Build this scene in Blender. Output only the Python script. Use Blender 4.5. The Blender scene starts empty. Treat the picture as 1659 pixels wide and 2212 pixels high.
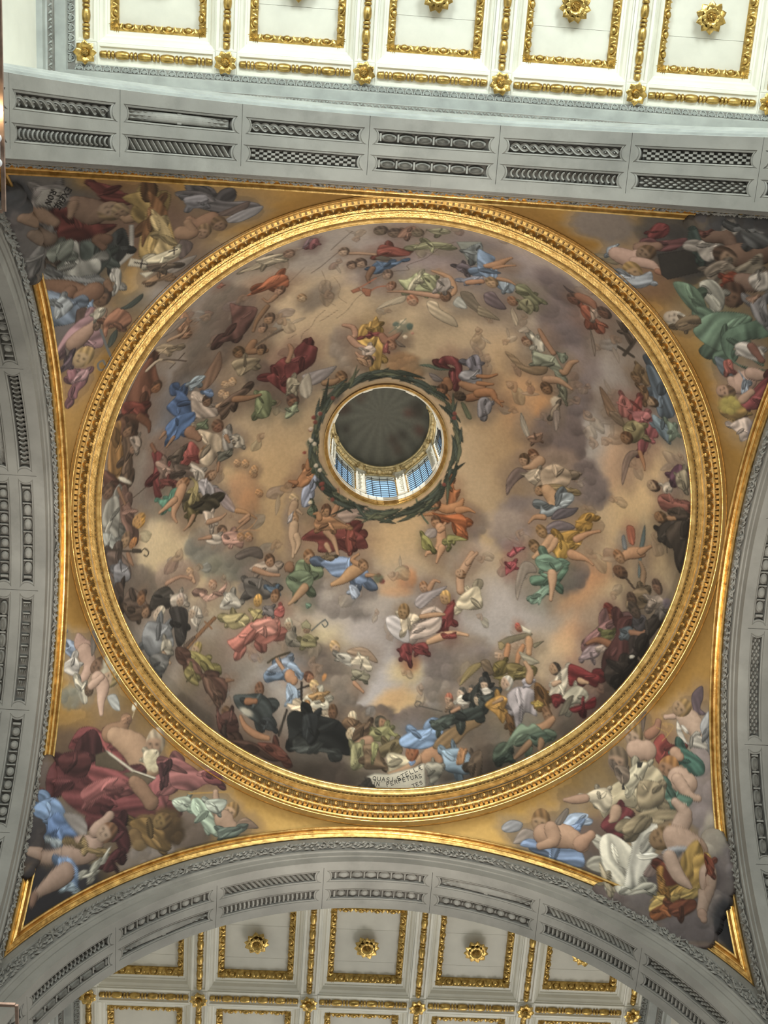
import bpy, math, random
import numpy as np
from mathutils import Matrix, Vector

sc = bpy.context.scene
COL = sc.collection
R = math.radians
PI = math.pi

# ------------------------------------------------------------------ camera
cam_d = bpy.data.cameras.new('camera')
cam_d.sensor_fit = 'HORIZONTAL'
cam_d.sensor_width = 36.0
cam_d.lens = 2500.0 / 1659.0 * 36.0
cam_d.clip_start = 0.05
cam_d.clip_end = 300
cam = bpy.data.objects.new('camera', cam_d)
COL.objects.link(cam)
_rt = Vector((0.9971649, -0.06806273, -0.03208765))
_up = Vector((-0.05657442, -0.95929405, 0.2766844))
_fw = Vector((0.04961338, 0.27408464, 0.96042497))
cam.matrix_world = Matrix((( _rt.x, _up.x, -_fw.x, -1.1447), (_rt.y, _up.y, -_fw.y, -5.2072),
                           (_rt.z, _up.z, -_fw.z, 0.0), (0, 0, 0, 1)))
sc.camera = cam

# ------------------------------------------------------------------ sky
world = bpy.data.worlds.new('sky')
sc.world = world
world.use_nodes = True
wn, wl = world.node_tree.nodes, world.node_tree.links
wn.clear()
w_out = wn.new('ShaderNodeOutputWorld')
w_bg = wn.new('ShaderNodeBackground')
w_tc = wn.new('ShaderNodeTexCoord')
w_sep = wn.new('ShaderNodeSeparateXYZ')
w_rmp = wn.new('ShaderNodeValToRGB')
w_rmp.color_ramp.elements[0].position = 0.0
w_rmp.color_ramp.elements[0].color = (0.98, 0.93, 0.84, 1)
w_rmp.color_ramp.elements[1].position = 1.0
w_rmp.color_ramp.elements[1].color = (0.48, 0.745, 1.0, 1)
e = w_rmp.color_ramp.elements.new(0.3)
e.color = (0.86, 0.90, 0.93, 1)
wl.new(w_tc.outputs['Generated'], w_sep.inputs[0])
wl.new(w_sep.outputs['Z'], w_rmp.inputs[0])
wl.new(w_rmp.outputs[0], w_bg.inputs['Color'])
wl.new(w_bg.outputs[0], w_out.inputs['Surface'])
w_bg.inputs['Strength'].default_value = 1.22

# ------------------------------------------------------------------ added fill lights and the sun
def area_light(name, loc, target, sx, sy, power, color):
    d = bpy.data.lights.new(name, 'AREA')
    d.shape = 'RECTANGLE'
    d.size, d.size_y = sx, sy
    d.energy = power
    d.color = color
    o = bpy.data.objects.new(name, d)
    COL.objects.link(o)
    o.location = loc
    o.rotation_euler = (Vector(target) - Vector(loc)).to_track_quat('-Z', 'Y').to_euler()
    return o
# added fill lights, standing in for unseen window daylight: nave (south), choir (north)
area_light('nave_fill_light', (-4.6, -14.8, 8.5), (1.0, -5.0, 17.0), 4.0, 5.0, 1250, (0.88, 1.0, 0.97))
area_light('nave_fill_light', (4.6, -14.8, 8.5), (-1.0, -5.0, 17.0), 4.0, 5.0, 1550, (0.88, 1.0, 0.98))
area_light('choir_fill_light', (4.0, 16.0, 7.0), (0.0, 6.0, 17.0), 4.0, 5.0, 420, (1.0, 0.95, 0.88))
# added spot on the crossing floor, no known lamp, brightens the dome
def fill_spot(name, loc, target, power, angle, color, blend=0.6, radius=0.8):
    d = bpy.data.lights.new(name, 'SPOT')
    d.energy, d.spot_size, d.spot_blend, d.shadow_soft_size, d.color = power, R(angle), blend, radius, color
    o = bpy.data.objects.new(name, d)
    COL.objects.link(o)
    o.location = loc
    o.rotation_euler = (Vector(target) - Vector(loc)).to_track_quat('-Z', 'Y').to_euler()
fill_spot('added_dome_fill', (0.0, 1.8, -1.3), (0.0, 0.1, 20.0), 12000, 43, (1.0, 0.92, 0.80))
# sun, low in the south
sun_d = bpy.data.lights.new('sun', 'SUN')
sun_d.energy, sun_d.angle, sun_d.color = 4.0, R(0.53), (1.0, 0.95, 0.88)
sun = bpy.data.objects.new('sun', sun_d)
COL.objects.link(sun)
sun.rotation_euler = (R(83), 0, R(-16))

# ------------------------------------------------------------------ exposure
vs = sc.view_settings
sc.display_settings.display_device = 'sRGB'
vs.view_transform = 'Standard'
vs.look = 'None'
vs.exposure = 0.0
vs.gamma = 1.0
vs.use_curve_mapping = False

# ================================================================== helpers
def tag(o, label=None, cat=None, group=None, kind=None):
    if label: o['label'] = label
    if cat: o['category'] = cat
    if group: o['group'] = group
    if kind: o['kind'] = kind
    return o

def empty(name, loc=(0, 0, 0), rz=0.0, parent=None, kind=None):
    o = bpy.data.objects.new(name, None)
    o.empty_display_size = 0.2
    COL.objects.link(o)
    o.location = loc
    o.rotation_euler = (0, 0, rz)
    if parent: o.parent = parent
    if kind: o['kind'] = kind
    return o

class MB:
    """collects vertices and faces, then links them as ONE mesh object"""
    def __init__(self):
        self.v, self.f = [], []
    def add(self, verts, faces):
        b = len(self.v)
        self.v.extend([tuple(p) for p in verts])
        self.f.extend([tuple(i + b for i in q) for q in faces])
        return self
    def grid(self, rows, close=False, flip=False):
        n = len(rows[0])
        vs_ = [p for r in rows for p in r]
        fs = []
        for i in range(len(rows) - 1):
            for j in range(n if close else n - 1):
                k = (j + 1) % n
                q = (i * n + j, i * n + k, (i + 1) * n + k, (i + 1) * n + j)
                fs.append(q[::-1] if flip else q)
        return self.add(vs_, fs)
    def box(self, x0, x1, y0, y1, z0, z1):
        v = [(x, y, z) for z in (z0, z1) for y in (y0, y1) for x in (x0, x1)]
        return self.add(v, [(0, 2, 3, 1), (4, 5, 7, 6), (0, 1, 5, 4), (2, 6, 7, 3), (0, 4, 6, 2), (1, 3, 7, 5)])
    def ellipsoid(self, c, r, nu=10, nv=6):
        rows = []
        for i in range(nv + 1):
            t = PI * i / nv
            rr = max(math.sin(t), 1e-3)
            rows.append([(c[0] + r[0] * rr * math.cos(2 * PI * j / nu), c[1] + r[1] * rr * math.sin(2 * PI * j / nu),
                          c[2] + r[2] * math.cos(t)) for j in range(nu)])
        return self.grid(rows, close=True)
    def lathe(self, prof, n, flip=False):
        rows = [[(r * math.cos(2 * PI * j / n), r * math.sin(2 * PI * j / n), z) for j in range(n)] for r, z in prof]
        return self.grid(rows, close=True, flip=flip)
    def tube(self, pts, rad, n=6):
        pts = [Vector(p) for p in pts]
        rows = []
        for i, p in enumerate(pts):
            d = (pts[min(i + 1, len(pts) - 1)] - pts[max(i - 1, 0)]).normalized()
            a = d.orthogonal().normalized()
            if i: a = (pa - d * pa.dot(d)).normalized()
            pa = a
            b = d.cross(a)
            r = rad[i] if isinstance(rad, (list, tuple)) else rad
            rows.append([p + (a * math.cos(2 * PI * j / n) + b * math.sin(2 * PI * j / n)) * r for j in range(n)])
        self.grid(rows, close=True)
        return self.add([p for r_ in (rows[0], rows[-1]) for p in r_],
                        [tuple(range(n))[::-1], tuple(range(n, 2 * n))])
    def map(self, fn):
        self.v = [tuple(fn(p)) for p in self.v]
        return self
    def mesh(self, name, mat, smooth=False):
        m = bpy.data.meshes.new(name)
        m.from_pydata(self.v, [], self.f)
        m.materials.append(mat)
        if smooth:
            m.polygons.foreach_set('use_smooth', [True] * len(m.polygons))
        m.update()
        return m
    def build(self, name, mat, parent=None, smooth=False, kind=None):
        return link(name, self.mesh(name, mat, smooth), parent, kind)

def link(name, mesh, parent=None, kind=None, loc=None, rot=None, mat=None):
    o = bpy.data.objects.new(name, mesh)
    COL.objects.link(o)
    if parent: o.parent = parent
    if kind: o['kind'] = kind
    if mat is not None: o.matrix_local = mat
    if loc: o.location = loc
    if rot: o.rotation_euler = rot
    return o

def sharp(o, ang=35):
    """smooth shading with edges sharper than ang kept"""
    m = o.data
    m.polygons.foreach_set('use_smooth', [True] * len(m.polygons))
    try:
        m.set_sharp_from_angle(angle=R(ang))
    except Exception:
        pass
    return o

# ================================================================== materials
def material(name, base, rough=0.7, metal=0.0, var=0.12, scale=3.0, bump=0.15, bscale=25.0, dark=None, dirt=0.0, dscale=1.2):
    m = bpy.data.materials.new(name)
    m.use_nodes = True
    n, l = m.node_tree.nodes, m.node_tree.links
    b = n['Principled BSDF']
    tc = n.new('ShaderNodeTexCoord')
    geo = n.new('ShaderNodeNewGeometry')
    nz = n.new('ShaderNodeTexNoise')
    nz.inputs['Scale'].default_value = scale
    nz.inputs['Detail'].default_value = 6
    l.new(geo.outputs['Position'], nz.inputs['Vector'])
    mx = n.new('ShaderNodeMix'); mx.data_type = 'RGBA'
    d = dark or tuple(c * (1 - 2 * var) for c in base)
    mx.inputs['A'].default_value = (*d, 1)
    mx.inputs['B'].default_value = (*[min(1, c * (1 + var)) for c in base], 1)
    mr = n.new('ShaderNodeMapRange')
    mr.inputs['From Min'].default_value = 0.3
    mr.inputs['From Max'].default_value = 0.7
    l.new(nz.outputs['Fac'], mr.inputs['Value'])
    l.new(mr.outputs[0], mx.inputs['Factor'])
    col = mx.outputs['Result']
    if dirt > 0:
        n2 = n.new('ShaderNodeTexNoise')
        n2.inputs['Scale'].default_value = dscale
        n2.inputs['Detail'].default_value = 8
        n2.inputs['Roughness'].default_value = 0.7
        l.new(geo.outputs['Position'], n2.inputs['Vector'])
        r2 = n.new('ShaderNodeMapRange')
        r2.inputs['From Min'].default_value = 0.52
        r2.inputs['From Max'].default_value = 0.68
        r2.inputs['To Max'].default_value = dirt
        l.new(n2.outputs['Fac'], r2.inputs['Value'])
        m2 = n.new('ShaderNodeMix'); m2.data_type = 'RGBA'
        m2.inputs['B'].default_value = (*[c * 0.45 for c in base], 1)
        l.new(col, m2.inputs['A'])
        l.new(r2.outputs[0], m2.inputs['Factor'])
        col = m2.outputs['Result']
    l.new(col, b.inputs['Base Color'])
    b.inputs['Roughness'].default_value = rough
    b.inputs['Metallic'].default_value = metal
    if bump > 0:
        n3 = n.new('ShaderNodeTexNoise')
        n3.inputs['Scale'].default_value = bscale
        n3.inputs['Detail'].default_value = 4
        l.new(geo.outputs['Position'], n3.inputs['Vector'])
        bp = n.new('ShaderNodeBump')
        bp.inputs['Strength'].default_value = bump
        bp.inputs['Distance'].default_value = 0.01
        l.new(n3.outputs['Fac'], bp.inputs['Height'])
        l.new(bp.outputs[0], b.inputs['Normal'])
    return m

M_STONE = material('grey_sandstone', (0.262, 0.249, 0.223), 0.62, var=0.11, scale=1.6, dirt=0.30, dscale=1.5)
M_STONE_IN = material('carved_sandstone', (0.27, 0.257, 0.23), 0.65, var=0.14, scale=5)
M_RECESS_SHADE = material('recess_shade_sandstone', (0.19, 0.18, 0.162), 0.8, var=0.2, scale=6)  # darker stone: shade of the carved recesses put into the colour
M_CORN = material('grey_cornice', (0.35, 0.362, 0.343), 0.6, var=0.1, scale=4)
M_WHITE = material('white_painted_wood', (0.74, 0.715, 0.625), 0.45, var=0.04, scale=3, bump=0.06, dirt=0.10, dscale=0.9)
M_PANEL = material('cream_panel', (0.66, 0.63, 0.55), 0.55, var=0.05, scale=2, bump=0.05, dirt=0.08)
M_PLASTER = material('white_plaster', (0.74, 0.72, 0.65), 0.85, var=0.04, scale=1.5, bump=0.1)
M_GOLD = material('gilding', (0.72, 0.485, 0.185), 0.33, 0.88, var=0.12, scale=9, bump=0.3, bscale=40, dark=(0.44, 0.26, 0.075))
M_GOLD_DARK = material('old_and_shade_gilding', (0.70, 0.45, 0.15), 0.36, 0.85, var=0.2, scale=12, bump=0.3, bscale=45, dark=(0.30, 0.17, 0.05))
M_GOLD_SHADE = material('recess_shade_gilding', (0.17, 0.105, 0.035), 0.5, 0.6, var=0.2, scale=14, bump=0.2)  # dark tone paints in the shade behind eggs, dentils and beading
M_GOLD_CEIL = material('ceiling_gilding', (0.62, 0.42, 0.135), 0.29, 0.92, var=0.15, scale=14, bump=0.25, bscale=50, dark=(0.26, 0.16, 0.045))
M_GOLD_PALE = material('pale_gilding', (0.88, 0.70, 0.38), 0.42, 0.55, var=0.15, scale=14, bump=0.2)
M_IRON = material('dark_iron', (0.05, 0.05, 0.055), 0.5, 0.6, bump=0)
M_RUST = material('rusty_bar', (0.30, 0.20, 0.15), 0.7, 0.2, var=0.2, scale=20)
M_FLOOR = material('marble_floor', (0.34, 0.315, 0.275), 0.35, var=0.15, scale=0.6, bump=0)
M_CREAM = material('cream_stucco', (0.86, 0.83, 0.72), 0.6, var=0.05, scale=4)

def glass_material():
    m = bpy.data.materials.new('window_glass')
    m.use_nodes = True
    n, l = m.node_tree.nodes, m.node_tree.links
    n.remove(n['Principled BSDF'])
    tr = n.new('ShaderNodeBsdfTransparent'); tr.inputs['Color'].default_value = (0.90, 0.95, 0.97, 1)
    gl = n.new('ShaderNodeBsdfGlossy'); gl.inputs['Roughness'].default_value = 0.05
    mx = n.new('ShaderNodeMixShader'); mx.inputs[0].default_value = 0.06
    l.new(tr.outputs[0], mx.inputs[1]); l.new(gl.outputs[0], mx.inputs[2])
    l.new(mx.outputs[0], n['Material Output'].inputs['Surface'])
    return m
M_GLASS = glass_material()

def emit_material(name, color, strength):
    m = bpy.data.materials.new(name)
    m.use_nodes = True
    b = m.node_tree.nodes['Principled BSDF']
    b.inputs['Emission Color'].default_value = (*color, 1)
    b.inputs['Emission Strength'].default_value = strength
    b.inputs['Base Color'].default_value = (*color, 1)
    return m

def paint_material():
    """fresco: pigment and gold leaf laid on the plaster (attribute 'paint': rgb pigment, alpha = gold leaf)"""
    m = bpy.data.materials.new('fresco_paint')
    m.use_nodes = True
    n, l = m.node_tree.nodes, m.node_tree.links
    b = n['Principled BSDF']
    at = n.new('ShaderNodeAttribute'); at.attribute_name = 'paint'
    geo = n.new('ShaderNodeNewGeometry')
    nz = n.new('ShaderNodeTexNoise'); nz.inputs['Scale'].default_value = 14; nz.inputs['Detail'].default_value = 7
    l.new(geo.outputs['Position'], nz.inputs['Vector'])
    mr = n.new('ShaderNodeMapRange')
    mr.inputs['From Min'].default_value = 0.3; mr.inputs['From Max'].default_value = 0.7
    mr.inputs['To Min'].default_value = 0.92; mr.inputs['To Max'].default_value = 1.06
    l.new(nz.outputs['Fac'], mr.inputs['Value'])
    mu = n.new('ShaderNodeVectorMath'); mu.operation = 'SCALE'
    l.new(at.outputs['Color'], mu.inputs[0]); l.new(mr.outputs[0], mu.inputs['Scale'])
    l.new(mu.outputs[0], b.inputs['Base Color'])
    mm = n.new('ShaderNodeMath'); mm.operation = 'MULTIPLY'; mm.inputs[1].default_value = 0.7
    l.new(at.outputs['Alpha'], mm.inputs[0])
    l.new(mm.outputs[0], b.inputs['Metallic'])
    rr = n.new('ShaderNodeMapRange')
    rr.inputs['To Min'].default_value = 0.85; rr.inputs['To Max'].default_value = 0.48
    l.new(at.outputs['Alpha'], rr.inputs['Value'])
    l.new(rr.outputs[0], b.inputs['Roughness'])
    n3 = n.new('ShaderNodeTexVoronoi'); n3.inputs['Scale'].default_value = 13
    l.new(geo.outputs['Position'], n3.inputs['Vector'])
    bp = n.new('ShaderNodeBump'); bp.inputs['Distance'].default_value = 0.01
    ms = n.new('ShaderNodeMath'); ms.operation = 'MULTIPLY'; ms.inputs[1].default_value = 0.12
    l.new(at.outputs['Alpha'], ms.inputs[0]); l.new(ms.outputs[0], bp.inputs['Strength'])
    l.new(n3.outputs['Distance'], bp.inputs['Height'])
    l.new(bp.outputs[0], b.inputs['Normal'])
    return m
M_PAINT = paint_material()

# ================================================================== measurements (metres)
ZS = 11.15          # centre of the four arches
V0, V1 = 5.17, 6.02 # crossing face and far face of the arches
RA = 4.97           # soffit radius
RS2 = 58.2          # pendentive sphere radius squared, centre (0,0,ZS)
DZ0, DA, DB = 17.30, 4.82, 6.195   # dome: foot height, half axes
ZC = 17.35          # underside of the coffered ceilings
FLOOR = -1.6

def dome_z(r): return DZ0 + DB * math.sqrt(max(0, 1 - (r / DA) ** 2))

# ================================================================== big structure
floor = MB().box(-30, 30, -40, 40, FLOOR - 0.3, FLOOR).build('floor', M_FLOOR, kind='structure')

SIDES = {'north': 0, 'east': -PI / 2, 'south': PI, 'west': PI / 2}
# piers at the four corners of the crossing
k = 0
for sx in (-1, 1):
    for sy in (-1, 1):
        b = MB()
        b.box(min(sx * V0, sx * V1), max(sx * V0, sx * V1), min(sy * V0, sy * V1), max(sy * V0, sy * V1), FLOOR, ZS + 0.02)
        b.box(min(sx * (V0 - .2), sx * V0), max(sx * (V0 - .2), sx * V0), min(sy * V0, sy * V1), max(sy * V0, sy * V1), FLOOR, ZS)
        b.box(min(sx * V0, sx * V1), max(sx * V0, sx * V1), min(sy * (V0 - .2), sy * V0), max(sy * (V0 - .2), sy * V0), FLOOR, ZS)
        b.build('pier', M_STONE, kind='structure')

# arms of the church: side walls (above the arcades), plain where the photograph does not look
for nm, s in (('north', 1), ('south', -1)):
    for wn_, sx in (('west', -1), ('east', 1)):
        y0, y1 = sorted((s * (V1 + 0.01), s * 15.0))
        w = MB().box(min(sx * 5.42, sx * 5.9), max(sx * 5.42, sx * 5.9), y0, y1, 11.0, 18.0)
        for j in range(2):
            yc = s * (9.8 + 5.0 * j)
            w.box(sx * 5.66 - .24, sx * 5.66 + .24, yc - .24, yc + .24, FLOOR, 11.0)
        w.build('wall_%s_arm_%s' % (nm, wn_), M_PLASTER, kind='structure')

MB().box(-5.9, 5.9, -15.3, -15.0, 11.0, 18.0).build('wall_sun_block', M_PLASTER, kind='structure')  # unseen wall added to block the low sun from the nave
# wall over every arch (arm side)
for nm, rz in SIDES.items():
    b = MB()
    n = 48
    in_, out_ = [], []
    for i in range(n + 1):
        a = -PI / 2 + PI * i / n
        in_.append((5.6 * math.sin(a), V1, ZS + 5.6 * math.cos(a)))
        t = i / n
        a2 = math.tan(a) if abs(abs(a) - PI / 2) > 1e-6 else 0
        x = 7.0 * math.sin(a); z = 7.0 * math.cos(a)
        m_ = max(abs(x) / 6.02, z / 7.0)
        out_.append((x / m_ if m_ else 0, V1, ZS + z / m_))
    b.grid([in_, out_])
    b.grid([[(x, V0 + .02, z) for x, y, z in in_], [(x, V0 + .02, z) for x, y, z in out_]])
    w = b.build('wall_%s_spandrel' % nm, M_PLASTER, kind='structure')
    w.rotation_euler = (0, 0, rz)
    if nm in ('east', 'west'):
        c = MB().box(-5.4, 5.4, V1 + .02, 15.0, 17.5, 17.9).build('ceiling_%s' % nm, M_PLASTER, kind='structure')  # plain unseen ceiling added to keep stray light out
        c.rotation_euler = (0, 0, rz)
        wb = MB().box(-5.9, -5.42, V1 + .02, 15, 11, 18).box(5.42, 5.9, V1 + .02, 15, 11, 18)
        for sx in (-1, 1):
            for yc in (9.8, 14.8): wb.box(sx * 5.66 - .24, sx * 5.66 + .24, yc - .24, yc + .24, FLOOR, 11.0)
        wb = wb.build('wall_%s_arm' % nm, M_PLASTER, kind='structure')
        wb.rotation_euler = (0, 0, rz)

# ================================================================== arches of carved grey stone
def cyl(s, v, d):
    """arc length s along the soffit, depth v, d = into the stone"""
    a = s / RA
    r = RA + d
    return (r * math.sin(a), v, ZS + r * math.cos(a))

def sweep(prof, sph=False, n=96):
    """profile of (radius, depth) swept along the half circle, mitred against the neighbouring arch"""
    rows = []
    for r, v in prof:
        am = math.asin(min(1.0, v / r)) if r > v else PI / 2
        rows.append([(r * math.sin(a), v, ZS + r * math.cos(a)) for a in [am * (2 * i / n - 1) for i in range(n + 1)]])
    return rows

ROW = ((5.43, 0.105), (5.765, 0.105))      # centre depth and half width of the two rows of panels
HS = RA * R(10) - 0.003                     # half length of a stone

def panel_outline(vc, hw, ins):
    """long panel with concave ends round a boss at each joint; ins = inset; returns top, right arc, bottom, left arc"""
    w = hw - ins
    rb = hw * 1.02 + ins                    # radius of the boss at the joint
    xe = HS - math.sqrt(max(rb * rb - w * w, 1e-6))
    n, m = 17, 7
    top = [(-xe + 2 * xe * i / (n - 1), vc + w) for i in range(n)]
    a0 = math.asin(min(1, w / rb))
    right = [(HS - rb * math.cos(a0 - 2 * a0 * i / (m + 1)), vc + rb * math.sin(a0 - 2 * a0 * i / (m + 1))) for i in range(1, m + 1)]
    bot = [(xe - 2 * xe * i / (n - 1), vc - w) for i in range(n)]
    left = [(-x, 2 * vc - y) for x, y in right]
    return top, right, bot, left

def voussoir_mesh():
    b, fl = MB(), MB()
    vm = (ROW[0][0] + ROW[1][0]) / 2
    for (vc, hw), (va, vb) in zip(ROW, ((V0, vm), (vm, V1))):
        def rect():
            n, m = 17, 7
            top = [(-HS + 2 * HS * i / (n - 1), vb) for i in range(n)]
            right = [(HS, vb + (va - vb) * i / (m + 1)) for i in range(1, m + 1)]
            bot = [(HS - 2 * HS * i / (n - 1), va) for i in range(n)]
            left = [(-HS, va + (vb - va) * i / (m + 1)) for i in range(1, m + 1)]
            return top + right + bot + left
        rings = []
        rings.append([cyl(s, v, 0.12) for s, v in rect()])
        rings.append([cyl(s, v, 0.0) for s, v in rect()])
        def ol(ins, d):
            t, r_, bo, le = panel_outline(vc, hw, ins)
            return [cyl(s, v, d) for s, v in t + r_ + bo + le]
        rings.append(ol(0.0, 0.0)); rings.append(ol(0.004, 0.012)); rings.append(ol(0.010, 0.012))
        rings.append(ol(0.014, 0.004)); rings.append(ol(0.030, 0.010))
        b.grid(rings, close=True)
        fl.grid([ol(0.030, 0.010), ol(0.036, BED)], close=True)
        t, r_, bo, le = panel_outline(vc, hw, 0.036)
        tv = [cyl(s, v, BED) for s, v in t]; bv = [cyl(s, v, BED) for s, v in bo[::-1]]
        fl.grid([tv, bv])
        fl.add([cyl(s, v, BED) for s, v in [t[-1]] + r_ + [bo[0]]], [tuple(range(len(r_) + 2))])
        fl.add([cyl(s, v, BED) for s, v in [bo[-1]] + le + [t[0]]], [tuple(range(len(le) + 2))])
    return b.mesh('voussoir', M_STONE), fl.mesh('panel_bed', M_RECESS_SHADE)
BED = 0.085
ME_VOUS, ME_BED = voussoir_mesh()

# --- carved fillings of the panels: built flat (s, v, height), then bent onto the soffit
HL, HV = HS - 0.155, 0.062
def carve(kind, seed=0):
    b = MB()
    rnd = random.Random(seed)
    def disc(s, v, rs, rv, h, n=10, dome=0.6):
        rows = [[(s + rs * q * math.cos(2 * PI * j / n), v + rv * q * math.sin(2 * PI * j / n), hh) for j in range(n)]
                for q, hh in ((1, 0), (0.97, h * dome), (0.55, h * 0.95), (0.02, h))]
        b.grid(rows, close=True)
    def bar(s0, s1, v0, v1, h):
        b.box(s0, s1, v0, v1, 0, h)
    def arc(s, v, r, a0, a1, w, h, n=7, sx=1.0):
        ro, ri = [], []
        for i in range(n + 1):
            a = a0 + (a1 - a0) * i / n
            ro.append((s + sx * r * math.cos(a), v + r * math.sin(a)))
            ri.append((s + sx * (r - w) * math.cos(a), v + (r - w) * math.sin(a)))
        rm = [((p[0] + q[0]) / 2, (p[1] + q[1]) / 2) for p, q in zip(ro, ri)]
        b.grid([[(x, y, 0) for x, y in ro], [(x, y, h * .8) for x, y in ro], [(x, y, h) for x, y in rm],
                [(x, y, h * .8) for x, y in ri], [(x, y, 0) for x, y in ri]])
    if kind == 'ovals' or kind == 'coins':
        n = 6 if kind == 'ovals' else 7
        p = 2 * HL / (n + 0.6)
        for i in range(n):
            s = (i - (n - 1) / 2) * p
            disc(s, 0, p * (0.40 if kind == 'ovals' else 0.33), HV * .95, 0.045, 12)
            if i < n - 1: bar(s + p * .46, s + p * .54, -HV, HV, 0.04)
        for sg in (-1, 1):
            e_ = sg * HL * .97
            bar(min(e_, e_ - sg * .03), max(e_, e_ - sg * .03), -HV * .9, HV * .9, 0.04)
    elif kind == 'beads':
        n = 8
        p = 2 * HL / n
        for i in range(n):
            s = -HL + p * (i + .5)
            disc(s, 0, p * .34, HV * .9, 0.05, 10)
            disc(s + p / 2, 0, p * .08, HV * .55, 0.045, 8)
    elif kind == 'guilloche':
        n = 12
        p = 2 * HL / n
        m = n * 10
        for ph in (0, PI):
            rows = []
            for i in range(m + 1):
                u = -HL + 2 * HL * i / m
                t = PI * n * i / m + ph
                v = HV * .62 * math.sin(t); dv = HV * .62 * math.cos(t) * PI / p
                nx_, nv_ = -dv / math.hypot(1, dv), 1 / math.hypot(1, dv)
                up = .014 * math.cos(t) + .028
                w = HV * .30
                rows.append([(u + nx_ * w, v + nv_ * w, 0), (u + nx_ * w * .9, v + nv_ * w * .9, up), (u + nx_ * w * .15, v + nv_ * w * .15, up * .8), (u - nx_ * w * .15, v - nv_ * w * .15, up * .8),
                             (u - nx_ * w * .9, v - nv_ * w * .9, up), (u - nx_ * w, v - nv_ * w, 0)])
            b.grid(rows)
        for i in range(n):
            disc(-HL + p * (i + .5), 0, p * .16, HV * .22, 0.035, 7)
    elif kind == 'checker' or kind == 'scales':
        n, m = (26, 4)
        p, q = 2 * HL / n, 2 * HV / m
        for i in range(n):
            for j in range(m):
                if (i + j) % 2: continue
                s, v = -HL + p * (i + .5), -HV + q * (j + .5)
                if kind == 'checker': bar(s - p * .48, s + p * .48, v - q * .48, v + q * .48, 0.035)
                else: disc(s, v, p * .75, q * .62, 0.035, 7, 0.3)
    elif kind == 'gadroon':
        n = 17
        p = 2 * HL / n
        for i in range(n):
            s = -HL + p * (i + .5)
            rows = []
            for t in range(5):
                u = -1 + t / 2
                c = s + u * p * .55
                rows.append([(c - p * .42, u * HV, 0), (c - p * .2, u * HV, 0.035), (c + p * .1, u * HV, 0.045), (c + p * .3, u * HV, 0.03), (c + p * .42, u * HV, 0)])
            b.grid(rows)
    elif kind == 'crescents':
        n = 19
        p = 2 * HL / n
        for i in range(n):
            s = -HL + p * (i + .5)
            arc(s - p * .6, 0, HV, -.42 * PI, .42 * PI, HV * .38, 0.045, 8, 1.0)
    elif kind == 'bars':
        n = 20
        p = 2 * HL / n
        for i in range(n):
            s = -HL + p * (i + .5)
            b.grid([[(s - p * .36, -HV, 0), (s - p * .25, -HV, .04), (s + p * .1, -HV, .045), (s + p * .3, -HV, 0)],
                    [(s - p * .30, 0, 0), (s - p * .18, 0, .05), (s + p * .2, 0, .05), (s + p * .36, 0, 0)],
                    [(s - p * .36, HV, 0), (s - p * .25, HV, .04), (s + p * .1, HV, .045), (s + p * .3, HV, 0)]])
    elif kind == 'balusters':
        n = 6
        p = 2 * HL / n
        for i in range(n):
            s = -HL + p * (i + .5)
            rows = []
            for t in range(9):
                u = -1 + t / 4
                w = HV * (0.45 + 0.5 * math.cos(u * PI / 2) ** .7)
                rows.append([(s + u * p * .42, w * math.cos(a), 0.05 * (0.35 + 0.65 * (w / HV)) * math.sin(a)) for a in [PI * k / 10 for k in range(11)]])
            b.grid(rows)
            for c in range(-2, 3):
                b.grid([[(s + u * p * .36, (c * .3 - .06) * HV * (0.5 + .45 * math.cos(u * 1.4)), .044), (s + u * p * .36, c * .3 * HV * (0.5 + .45 * math.cos(u * 1.4)), .056),
                         (s + u * p * .36, (c * .3 + .06) * HV * (0.5 + .45 * math.cos(u * 1.4)), .044)] for u in (-.9, -.4, 0, .4, .9)])
            bar(s + p * .45, s + p * .55, -HV * .8, HV * .8, 0.045)
    elif kind == 'leaves':
        n = 15
        p = 2 * HL / n
        rows = [[(s, HV * .96 * math.cos(a), 0.028 * math.sin(a)) for a in [PI * k / 8 for k in range(9)]] for s in (-HL, HL)]
        b.grid([[(x, y, z * .6) for x, y, z in r_] for r_ in rows])
        for i in range(n):
            for v in (-.62, 0, .62):
                s = -HL + p * (i + .5 + (.5 if v == 0 else 0))
                sg = 1 if s < 0 else -1
                h0 = 0.028 * math.sin(math.acos(v)) - .004
                w = HV * .36
                b.add([(s - sg * p * .6, v * HV, h0), (s, v * HV + w, h0), (s + sg * p * .7, v * HV, h0 + .008), (s, v * HV - w, h0), (s, v * HV, h0 + .022)],
                      [(0, 1, 4), (1, 2, 4), (2, 3, 4), (3, 0, 4)])
        bar(-.03, .03, -HV, HV, .045)
    elif kind == 'husks':
        n = 9
        p = 2 * HL / n
        for i in range(n):
            s = -HL + p * (i + .5)
            bar(s - p * .4, s - p * .3, -HV * .8, HV * .8, 0.045)
            for v in (-.5, 0.05, .55):
                b.add([(s - p * .28, v * HV - .018, 0), (s - p * .28, v * HV + .018, 0), (s + p * .3, v * HV * .4 + .01, 0.0), (s + p * .3, v * HV * .4 - .01, 0.0), (s - p * .05, v * HV, 0.05)],
                      [(0, 1, 4), (1, 2, 4), (2, 3, 4), (3, 0, 4)])
    return b

CARVES = {}
def carve_mesh(kind, row):
    if (kind, row) not in CARVES:
        vc = ROW[row][0]
        b = carve(kind).map(lambda p: cyl(p[0], vc + p[1], BED + .0005 - p[2] * 1.55))
        CARVES[(kind, row)] = b.mesh('carved_panel', M_STONE_IN)
    return CARVES[(kind, row)]

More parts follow.
